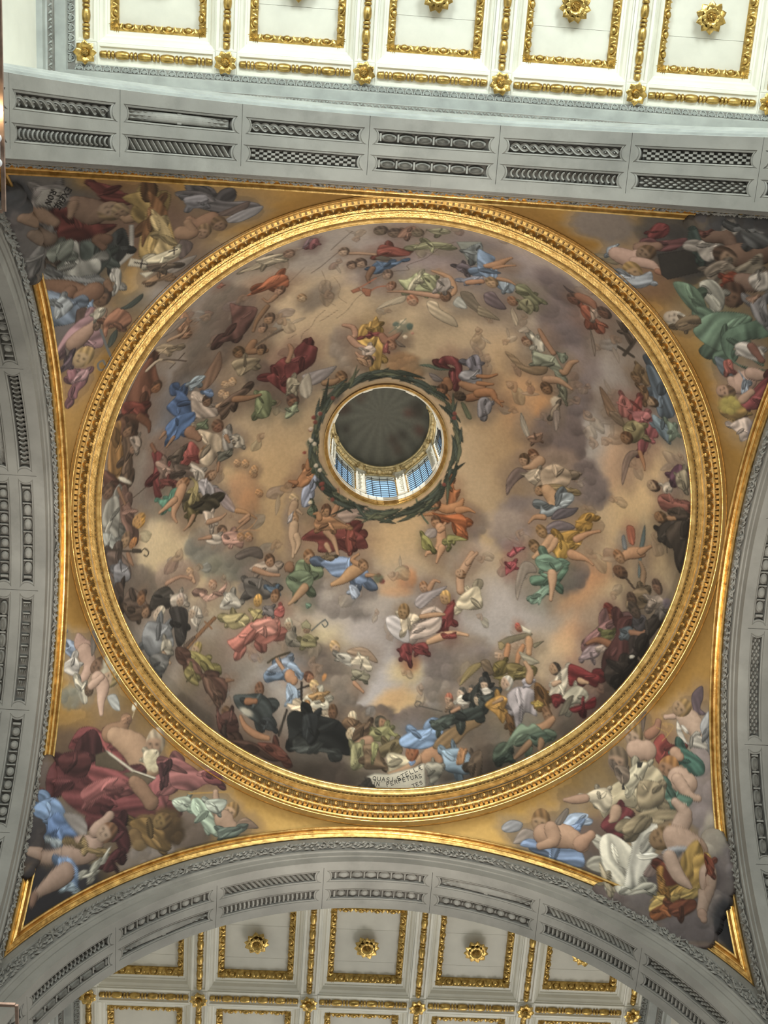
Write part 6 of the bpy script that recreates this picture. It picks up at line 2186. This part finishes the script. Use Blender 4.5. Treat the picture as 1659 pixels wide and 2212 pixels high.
# gilt ornament: bracket over each pilaster, winged head and swags over each window
gb = MB()
gb.ellipsoid(pol(RL - .07, 0, 25.42), (.075, .075, .085), 10, 7)
for s_ in (-1, 1):
    for k_ in range(4):
        gb.ellipsoid(pol(RL - .05, s_ * R(4.5 + 2.6 * k_), 25.42 + .025 * math.sin(k_ * 1.3)), (.055, .055, .042 - .004 * k_), 8, 5)
    gb.tube([pol(RL - .045, s_ * R(3 + 2.4 * k_), 25.47 - .035 * math.sin(k_ * PI / 4)) for k_ in range(5)], .016, 5)
    gb.ellipsoid(pol(RL - .05, s_ * R(13), 25.40), (.05, .05, .03), 7, 4)
gb.tube([pol(RL - .02, WH * t * 1.06, win_top(t) + .035) for t in ts], .020, 6)
me_gild = gb.mesh('winged_head', M_GOLD_PALE, smooth=True)
kb = MB()
for k_ in range(4):
    z = 25.34 + .07 * k_
    kb.ellipsoid(pol(RL - .05 - .012 * k_, ac, z), (.075, .075, .04), 8, 5)
kb.tube([pol(RL - .09, ac + R(4.5), 25.36), pol(RL - .13, ac + R(4.5), 25.5), pol(RL - .09, ac + R(4.5), 25.6)], .02, 5)
kb.tube([pol(RL - .09, ac - R(4.5), 25.36), pol(RL - .13, ac - R(4.5), 25.5), pol(RL - .09, ac - R(4.5), 25.6)], .02, 5)
me_br = kb.mesh('bracket', M_GOLD_PALE, smooth=True)
# window: leaded glass in an iron grid
wfb = MB()
for t in ts[:-1]:
    pass
for q in (-.5, 0, .5):
    a = WH * q * 1.06
    flatbox(wfb, a - R(.28), a + R(.28), RL + .02, RL + .04, 23.5, win_top(q) - .005)
for i in range(11):
    z = 23.6 + .155 * i
    lim = 1.0 if z < SP else math.sqrt(max(0.02, 1 - ((z - SP) / (WT - SP)) ** 2))
    for j in range(6):
        flatbox(wfb, WH * lim * (-1 + j / 3), WH * lim * (-1 + (j + 1) / 3), RL + .022, RL + .036, z - .005, z + .005)
me_wf = wfb.mesh('window_bars', M_IRON)
gpb = MB().grid([[pol(RL + .05, WH * t, 23.5) for t in ts], [pol(RL + .05, WH * t, win_top(t)) for t in ts]])
me_wg = gpb.mesh('pane', M_GLASS)
jb = MB()
for s_ in (-1, 1):
    for i in range(10):
        jb.ellipsoid(pol(RL - .006, s_ * (WH + R(1.2)), 23.6 + i * .15), (.018, .018, .05), 6, 4)
me_jb = jb.mesh('jamb_beads', M_GOLD_DARK, smooth=True)
for k_ in range(8):
    m_ = Matrix.Rotation(k_ * PI / 4, 4, 'Z')
    link('wall_pier', me_lp, LAN, mat=m_); link('wall_spandrel', me_sp, LAN, mat=m_)
    p_ = link('pilaster', me_pil, LAN, mat=m_)
    link('pilaster_relief', me_or, p_)
    link('winged_head', me_gild, LAN, mat=m_); link('bracket', me_br, LAN, mat=m_)
    W = tag(empty('window_%d' % (k_ + 1)), kind='structure')
    W.matrix_world = m_
    link('window_bars', me_wf, W); link('pane', me_wg, W); link('jamb_beads', me_jb, W)
sharp(MB().lathe([(RL, 25.58), (RL - .03, 25.6), (RL - .05, 25.64), (RL - .085, 25.66), (RL - .09, 25.71), (RL - .115, 25.73), (RL - .12, 25.78), (RL, 25.80)], 96).build('gilded_cornice', M_GOLD_PALE, LAN), 22)
MB().lathe([(RL + .06, 23.40), (RL + .3, 23.40), (RL + .3, 23.5)], 64).build('sill', M_CREAM, LAN)
MB().lathe([(RL + .005, 25.57), (RL + .03, 25.62), (RL + .05, 26.2), (.6, 26.95), (.001, 27.1)], 48).build('lantern_roof', M_STONE, LAN)

# ================================================================== coffered ceilings of the two arms
PX, PY = 1.935, 2.19
WB = 0.30                                   # beam width
def rings_rect(bm, rings, cap=True):
    rows = [[(-hx, -hy, z), (hx, -hy, z), (hx, hy, z), (-hx, hy, z)] for hx, hy, z in rings]
    bm.grid(rows, close=True)
    if cap:
        bm.add(rows[-1], [(0, 1, 2, 3)])
    return bm
FX, FY = 0.665, 0.765                       # half size of the gilded frame
HX, HY = (PX - WB) / 2, (PY - WB) / 2
me_coffer = rings_rect(MB(), [(HX, HY, ZC), (HX, HY, ZC + .02), (HX - .022, HY - .022, ZC + .025), (HX - .03, HY - .03, ZC + .045), (HX - .065, HY - .07, ZC + .075), (HX - .09, HY - .10, ZC + .125),
                              (HX - .115, HY - .125, ZC + .135), (HX - .118, HY - .128, ZC + .15), (FX, FY, ZC + .152), (FX, FY, ZC + .30)], cap=False).mesh('coffer_moulding', M_WHITE)
me_fr = rings_rect(MB(), [(FX, FY, ZC + .15), (FX - .012, FY - .012, ZC + .14), (FX - .05, FY - .05, ZC + .165), (FX - .10, FY - .10, ZC + .225), (FX - .112, FY - .112, ZC + .26)], cap=False).mesh('frame_bed', M_GOLD_CEIL)
def plank_mesh(y0, y1):
    return MB().box(-FX + .10, FX - .10, y0, y1, ZC + .25, ZC + .28).mesh('plank', M_PANEL)
me_pl = [plank_mesh(-FY + .10, -.262), plank_mesh(-.258, .40), plank_mesh(.404, FY - .10)]
# egg of the coffer frames with its curled leaves; x along the frame, y outward from the coffer, z down
eb = MB()
eb.ellipsoid((0, -.012, .020), (.050, .046, .036), 10, 6)
for s_ in (-1, 1):
    eb.tube([(s_ * .058, -.055, .0), (s_ * .072, -.01, .03), (s_ * .05, .045, .03), (s_ * .012, .055, .02)], [.008, .016, .016, .007], 6)
    leaf_bm(eb, (s_ * .10, .05, .012), (s_ * -.25, -1, .25), (0, .2, 1), (1, 0, 0), .10, .022, .022)
me_cegg = eb.mesh('egg', M_GOLD_CEIL, smooth=True)
cb = MB()
for q in range(7):
    a = R(-8 + 15 * q + 0)
    leaf_bm(cb, (-.05, -.05, .025), (math.cos(a), math.sin(a), .0), (0, 0, 1), (-math.sin(a), math.cos(a), 0), .125, .020, .03)
me_ccorner = cb.mesh('corner_leaf', M_GOLD_CEIL)
# beams with a sunk channel, and the turned beads lying in it
def beam_mesh(L, name):
    return rings_rect(MB(), [(L / 2, WB / 2, ZC + .06), (L / 2, WB / 2, ZC + .005), (L / 2 - .008, WB / 2 - .010, ZC), (L / 2 - .030, WB / 2 - .045, ZC), (L / 2 - .038, WB / 2 - .052, ZC + .012), (L / 2 - .05, WB / 2 - .058, ZC + .03)]).mesh(name, M_WHITE)
LX, LY = PX - WB, PY - WB
me_bx, me_by = beam_mesh(LX, 'beam'), beam_mesh(LY, 'beam')
me_cross = rings_rect(MB(), [(WB / 2 - .002, WB / 2 - .002, ZC + .06), (WB / 2 - .002, WB / 2 - .002, ZC - .004), (WB / 2 - .012, WB / 2 - .012, ZC - .012)]).mesh('beam_crossing', M_WHITE)
def lathe_x(prof, n=10):
    rows = [[(x, r * math.cos(2 * PI * j / n), r * math.sin(2 * PI * j / n)) for j in range(n)] for x, r in prof]
    return MB().grid(rows, close=True)
me_bead = lathe_x([(-.098, .018), (-.094, .040), (-.06, .054), (0, .060), (.06, .054), (.094, .040), (.098, .018)], 10).mesh('bead', M_GOLD_CEIL, smooth=True)
me_reel = lathe_x([(-.022, .014), (-.020, .046), (-.008, .054), (.008, .054), (.020, .046), (.022, .014)], 10).mesh('reel', M_GOLD_CEIL, smooth=True)
me_bend = lathe_x([(-.05, .016), (-.045, .052), (.03, .046), (.045, .036), (.05, .016)], 10).mesh('end_bead', M_GOLD_CEIL, smooth=True)
def bead_strip(parent, L):
    """turned moulding: beads with pairs of reels between, ends finished with half beads"""
    n = 4 if L < 1.75 else 5
    span = 1.36 if L < 1.75 else 1.62
    p = span / (n + .35)
    z = ZC + .012
    for i in range(n):
        x = (i - (n - 1) / 2) * p
        link('bead', me_bead, parent, loc=(x, 0, z))
        if i < n - 1:
            for d in (-.027, .027): link('reel', me_reel, parent, loc=(x + p / 2 + d, 0, z))
    for s_ in (-1, 1):
        x = s_ * (n - 1) / 2 * p
        for d in (.128, .182): link('reel', me_reel, parent, loc=(x + s_ * d, 0, z))
        o = link('end_bead', me_bend, parent, loc=(x + s_ * .262, 0, z))
        if s_ < 0: o.rotation_euler = (0, 0, PI)

# rosettes: petals round a seed head, hanging from the panels and from the beam crossings
def petal_mesh(L, W, droop, name, mat):
    rows = []
    for i in range(6):
        t = i / 5
        w = W * (.42, .80, 1.0, .92, .55, .03)[i]
        x = L * (.22 + .78 * t)
        z = -droop * math.sin(t * PI * .75) + L * .10 * t * t
        rows.append([(x, -w, z + .25 * w), (x, -w * .5, z - .06 * w), (x, 0, z + .22 * w), (x, w * .5, z - .06 * w), (x, w, z + .25 * w)])
    return MB().grid(rows).mesh(name, mat, smooth=True)
me_pet_big = petal_mesh(.225, .070, .035, 'petal', M_GOLD_CEIL)
me_pet_in = petal_mesh(.150, .050, .05, 'inner_petal', M_GOLD_CEIL)
me_pet_small = petal_mesh(.165, .056, .03, 'petal', M_GOLD_CEIL)
def seed_mesh(r, name):
    b = MB().ellipsoid((0, 0, -.008), (r * .82, r * .82, r * .45), 12, 6)
    for k_ in range(19):
        rr = r * .86 * math.sqrt((k_ + .5) / 19); a = k_ * 2.39996
        b.ellipsoid((rr * math.cos(a), rr * math.sin(a), -.008 - r * .48 * math.sqrt(max(0, 1 - (rr / r) ** 2))), (r * .19,) * 3, 6, 4)
    b.lathe([(r * 1.02, .02), (r * 1.10, -.012), (r * .90, -.016)], 14)
    return b.mesh(name, M_GOLD_CEIL, smooth=True)
me_seed_big, me_seed_small = seed_mesh(.058, 'seed_head'), seed_mesh(.046, 'seed_head')
me_stem_big = MB().lathe([(.02, .14), (.045, .10), (.06, .0), (.03, -.01)], 12).mesh('stem', M_GOLD_CEIL)
me_base = MB().lathe([(.130, .02), (.130, 0), (.118, -.012), (.02, -.014)], 24).mesh('round_base', M_WHITE)
def rosette(name, loc, label, group, big, rnd):
    t = tag(empty(name, loc), label, 'rosette', group)
    n = rnd.choice((10, 11)) if big else 8
    a0 = rnd.random()
    for i in range(n):
        a = a0 + 2 * PI * i / n
        link('petal', me_pet_big if big else me_pet_small, t, rot=(rnd.uniform(-.15, .15), rnd.uniform(-.12, .16), a))
    if big:
        for i in range(n):
            link('inner_petal', me_pet_in, t, loc=(0, 0, -.012), rot=(0, .10, a0 + 2 * PI * (i + .5) / n))
        link('stem', me_stem_big, t)
    else:
        link('round_base', me_base, t, loc=(0, 0, .052))
    link('seed_head', me_seed_big if big else me_seed_small, t, loc=(0, 0, -.022))
    return t

ORD = ('first', 'second', 'third', 'fourth', 'fifth', 'sixth')
def ceiling(arm, s, yb, rows_n, rnd):
    """s = +1 north arm, -1 south arm; yb = first beam line next to the arch"""
    C_ = tag(empty('ceiling_%s' % arm), kind='structure')
    where = {'north': 'beyond the curved arch', 'south': 'above the straight-looking stone band'}[arm]
    MB().box(-5.42, 5.42, min(s * 6.02, s * 15), max(s * 6.02, s * 15), ZC + .285, ZC + .5).build('ceiling_boards', M_PANEL, C_)
    xs = [(i - 2.5) * PX for i in range(6)]
    for r_ in range(rows_n + 1):
        y = s * (yb + PY * r_)
        for i in range(5):
            o = link('beam', me_bx, C_, loc=(xs[i] + PX / 2, y, 0))
            if r_ < 3: bead_strip(o, LX)
        for i in range(6):
            link('beam_crossing', me_cross, C_, loc=(xs[i], y, 0))
            if r_ < 2:
                nth = ORD[i]
                lab = '%s small gilded rosette from the left, ' % nth + ('on the beam beside the grey stone band' if arm == 'south' else 'on the beam beyond the curved arch')
                if arm == 'south' and r_ == 0 or arm == 'north' and r_ == 1:
                    rosette('small_rosette', (xs[i], y, ZC - .062), lab,
                            'small rosettes on the %s ceiling beams' % ('far' if arm == 'north' else 'near'), False, rnd)
        if r_ == rows_n: break
        yc = y + s * PY / 2
        for i in range(6):
            o = link('beam', me_by, C_, loc=(xs[i], yc, 0), rot=(0, 0, PI / 2))
            if r_ < 2: bead_strip(o, LY)
        for i in range(5):
            xc = xs[i] + PX / 2
            link('coffer_moulding', me_coffer, C_, loc=(xc, yc, 0))
            F = link('gilded_frame', me_fr, C_, loc=(xc, yc, 0))
            for m_ in me_pl: link('plank', m_, C_, loc=(xc, yc, 0), rot=(0, 0, 0 if s > 0 else PI))
            if r_ < 2:
                for sd, (hx, hy) in enumerate(((FX, FY), (FY, FX), (FX, FY), (FY, FX))):
                    n = 4 if hx == FX else 5
                    p = (2 * hx - .22) / n
                    for j in range(n):
                        m_ = Matrix.Rotation(sd * PI / 2, 4, 'Z') @ Matrix.Translation(((j - (n - 1) / 2) * p, hy - .052, ZC + .19)) @ Matrix.Rotation(R(-30), 4, 'X') @ Matrix.Diagonal((1.15, 1, -1, 1))
                        link('egg', me_cegg, F, mat=m_)
                    m_ = Matrix.Rotation(sd * PI / 2, 4, 'Z') @ Matrix.Translation((hx - .05, hy - .05, ZC + .18)) @ Matrix.Diagonal((1, 1, -1, 1))
                    link('corner_leaf', me_ccorner, F, mat=m_)
            if r_ == 0:
                rosette('large_rosette', (xc, yc, ZC + .11), 'large gilded sunflower rosette in the %s coffer from the left %s' % (ORD[i], where),
                        'large rosettes in the %s coffers' % ('far' if arm == 'north' else 'near'), True, rnd)
    return C_

def arm_cornice(arm, s, yin):
    """grey cornice round the ceiling, with two rows of carved leaves"""
    K = tag(empty('trim_%s_ceiling_cornice' % arm), kind='structure')
    xin = 4.985
    pr = [(0, ZC + .06), (0, ZC - .01), (.006, ZC - .012), (.088, ZC - .07), (.095, ZC - .10), (.10, ZC - .13), (.11, ZC - .14), (.235, ZC - .14), (.245, ZC - .16), (.25, ZC - .20), (.32, ZC - .255), (.345, ZC - .27), (.36, ZC - .36), (.45, ZC - .40)]
    yo = s * 14.5
    rows = []
    for d, z in pr:
        rows.append([(-xin - d, yo, z), (-xin - d, s * (yin - d), z), (xin + d, s * (yin - d), z), (xin + d, yo, z)])
    lo = {0: (0, 3, M_CORN), 1: (2, 4, M_RECESS_SHADE), 2: (3, 9, M_CORN), 3: (8, 11, M_RECESS_SHADE), 4: (10, len(rows), M_CORN)}
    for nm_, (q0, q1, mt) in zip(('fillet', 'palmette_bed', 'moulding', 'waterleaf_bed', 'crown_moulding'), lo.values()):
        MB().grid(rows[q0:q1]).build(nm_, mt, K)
    lb = MB()
    # palmette leaf: x along, y outward-down the slope
    for a in (-50, -25, 0, 25, 50):
        leaf_bm(lb, (0, .045, .004), (math.sin(R(a)), -math.cos(R(a)), 0), (0, 0, 1), (math.cos(R(a)), math.sin(R(a)), 0), .085, .012, .026)
    arcp = [(.052 * math.cos(a), .05 - .098 * math.sin(a), .006) for a in [PI * i / 8 for i in range(9)]]
    lb.tube(arcp, .010, 5)
    me_leaf = lb.mesh('palmette', M_CORN)
    def place(pt, along, down, out, name='palmette'):
        link(name, me_leaf, K, mat=Matrix(((along.x, down.x, out.x, pt.x), (along.y, down.y, out.y, pt.y), (along.z, down.z, out.z, pt.z), (0, 0, 0, 1))))
    n = 78
    for i in range(n):
        x = -xin + (i + .5) * 2 * xin / n
        dn = Vector((0, -s * .073, -.05)).normalized(); al = Vector((1, 0, 0)); ou = al.cross(dn)
        if ou.z > 0: ou = -ou
        place(Vector((x, s * (yin - .048), ZC - .042)), al, dn, ou)
    m_ = 30
    for sx in (-1, 1):
        for i in range(m_):
            y = s * (yin + (i + .5) * .129)
            dn = Vector((sx * .073, 0, -.05)).normalized(); al = Vector((0, 1, 0)); ou = al.cross(dn)
            if ou.z > 0: ou = -ou
            place(Vector((sx * (xin + .048), y, ZC - .042)), al, dn, ou)
    # lower row of waterleaves, small: one piece
    wb = MB()
    for i in range(110):
        x = -xin - .28 + i * (2 * xin + .56) / 109
        dn = Vector((0, -s * .07, -.055)).normalized(); al = Vector((1, 0, 0)); ou = al.cross(dn)
        if ou.z > 0: ou = -ou
        p = Vector((x, s * (yin - .262), ZC - .205))
        leaf_bm(wb, p - al * .03, (dn + al * .7).normalized(), ou, (al - dn * .7).normalized(), .09, .018, .034)
        leaf_bm(wb, p + al * .05, (dn - al * .7).normalized(), ou, (al + dn * .7).normalized(), .06, .014, .028)
    for sx in (-1, 1):
        for i in range(46):
            y = s * (yin - .25 + i * .095)
            dn = Vector((sx * .07, 0, -.055)).normalized(); al = Vector((0, 1, 0)); ou = al.cross(dn)
            if ou.z > 0: ou = -ou
            p = Vector((sx * (xin + .262), y, ZC - .205))
            leaf_bm(wb, p - al * .03, (dn + al * .7).normalized(), ou, (al - dn * .7).normalized(), .09, .018, .034)
            leaf_bm(wb, p + al * .05, (dn - al * .7).normalized(), ou, (al + dn * .7).normalized(), .06, .014, .028)
    wb.build('waterleaf_band', M_CORN, K, kind='stuff')

rnd = random.Random(11)
ceiling('north', 1, 6.66, 3, rnd)
ceiling('south', -1, 6.64, 2, rnd)
arm_cornice('north', 1, 6.512)
arm_cornice('south', -1, 6.492)

# ================================================================== lamp rails at the left edge of the view, on added posts
M_BULB = emit_material('glowing_bulb', (1.0, 0.78, 0.45), 60.0)
M_BULB_OFF = material('white_bulb', (0.85, 0.85, 0.88), 0.2, bump=0)
def lamp_frame(name, label, corner, length, dir_y, bulbs, drop):
    t = tag(empty(name, (corner[0], corner[1], FLOOR)), label, 'lamp stand')
    h = corner[2] - FLOOR
    w = .008
    MB().box(-w, w, min(0, dir_y * length), max(0, dir_y * length), h - w, h + w).build('rail', M_RUST, t)
    MB().box(-.75, -w, -w, w, h - w, h + w).box(-.75, -w, dir_y * length - w, dir_y * length + w, h - w, h + w).build('cross_rail', M_RUST, t)
    MB().box(-.75 - w, -.75 + w, -w, w, 0, h + w).build('added_post', M_RUST, t)  # both uprights added as supports down to the floor, outside the view
    MB().box(-.75 - w, -.75 + w, dir_y * length - w, dir_y * length + w, 0, h + w).build('added_post', M_RUST, t)
    for dy, on in bulbs:
        MB().ellipsoid((-.014, dir_y * dy, h - .034), (.020, .020, .024), 12, 8).build('bulb', M_BULB if on else M_BULB_OFF, t, smooth=True)
        MB().tube([(-.010, dir_y * dy, h - .014), (-.006, dir_y * dy, h)], .007, 8).build('socket', M_IRON, t)
    return t

# ================================================================== painted stucco clouds that spill over the gilded frames
def stucco_cloud(where, lumps, tint):
    """relief of stucco standing a hand's breadth off the vault, painted on with the rest of the picture"""
    cx = np.array([l[0] for l in lumps], float); cy = np.array([l[1] for l in lumps], float); cr = np.array([l[2] for l in lumps], float)
    st = 2.0
    xs_ = np.arange(cx.min() - cr.max() - 4, cx.max() + cr.max() + 4, st); ys_ = np.arange(cy.min() - cr.max() - 4, cy.max() + cr.max() + 4, st)
    Xg, Yg = np.meshgrid(xs_, ys_)
    f = np.full(Xg.shape, -9.0)
    for x, y, r in lumps:
        f = np.maximum(f, (r - np.hypot(Xg - x, Yg - y)) / 14.0)
    ii = np.clip(Yg.astype(int), 0, N - 1), np.clip(Xg.astype(int), 0, N - 1)
    f = f + (NZ2[ii] - .5) * .5
    h = np.sqrt(np.clip(f, 0, 1)) * .075 + .075
    keep = f > 0
    A_ = Xg / N * .84 - .42; B_ = Yg / N * .84 - .42
    qa = A_ ** 2 + B_ ** 2 + 1
    t = (2 * ZS + np.sqrt(np.maximum(4 * ZS * ZS - 4 * qa * (ZS * ZS - RS2), 0))) / 2 / qa
    V = np.stack([A_ * t, B_ * t, t], -1)
    nrm = np.array((0, 0, ZS)) - V; nrm /= np.linalg.norm(nrm, axis=-1, keepdims=True)
    h = np.where(keep, h, -.06)
    V = V + nrm * h[..., None]
    nr, nc = Xg.shape
    fc = grid_faces(nr, nc)
    near = keep.copy()
    near[1:] |= keep[:-1]; near[:-1] |= keep[1:]; near[:, 1:] |= keep[:, :-1].copy(); near[:, :-1] |= keep[:, 1:].copy()
    nf = near.ravel()
    fc = fc[nf[fc].all(1)]
    col = sample(Xg.ravel(), Yg.ravel())
    g = np.clip(col[:, 3:4] * 1.4, 0, 1)
    col = col * (1 - g) + np.append(lin(hexc(tint)) * GAIN * .65, 0) * g
    used = np.unique(fc); remap = np.full(nr * nc, -1); remap[used] = np.arange(len(used))
    m = paint_mesh('stucco_cloud', V.reshape(-1, 3)[used], remap[fc], col[used])
    return link('stucco_cloud', m, PEND[where])
stucco_cloud('northeast', CLOUD_SE, '7d7072')
stucco_cloud('southwest', CLOUD_NW, '66646a')
stucco_cloud('southeast', CLOUD_NE, '6a666a')
stucco_cloud('northwest', CLOUD_SW, '574e52')

# ================================================================== words for the parts of the building that stand out
for o, lab, cat in (
    (DOME, 'great painted dome with clouds, saints and angels swirling round the oculus', 'dome fresco'),
    (PEND['southwest'], 'gold ground pendentive painted with figures and a lettered scroll, upper left corner', 'pendentive fresco'),
    (PEND['southeast'], 'gold ground pendentive with a bearded figure in green robes, upper right corner', 'pendentive fresco'),
    (PEND['northwest'], 'gold ground pendentive with a bearded figure in wine red robes and a lion', 'pendentive fresco'),
    (PEND['northeast'], 'gold ground pendentive with a white robed bearded figure and putti on clouds', 'pendentive fresco'),
    (CORN, 'circular gilded cornice with dentils and eggs at the foot of the dome', 'cornice'),
    (OC, 'slim gilt and white ring round the oculus at the crown of the dome', 'oculus ring'),
    (LAN, 'round lantern with pale pilasters and gilded garlands above the oculus', 'lantern'),
    (ARCH['north'], 'wide curved grey stone arch below the dome with the far coffers behind it', 'arch'),
    (ARCH['south'], 'straight-looking grey stone arch band across the top, two rows of carved panels', 'arch'),
    (ARCH['west'], 'grey stone arch with carved panels along the left edge', 'arch'),
    (ARCH['east'], 'grey stone arch with carved panels along the right edge', 'arch')):
    tag(o, lab, cat)
lamp_frame('lamp_rail', 'rusty rail on added posts with a glowing bulb at the upper left edge', (-2.603, -4.971, 5.2), 1.5, -1, ((.41, True), (.30, False), (.20, False)), 0)
lamp_frame('lamp_rail', 'rusty rail corner of a second frame on added posts at the lower left edge', (-2.625, -0.912, 5.2), 1.5, 1, (), 0)
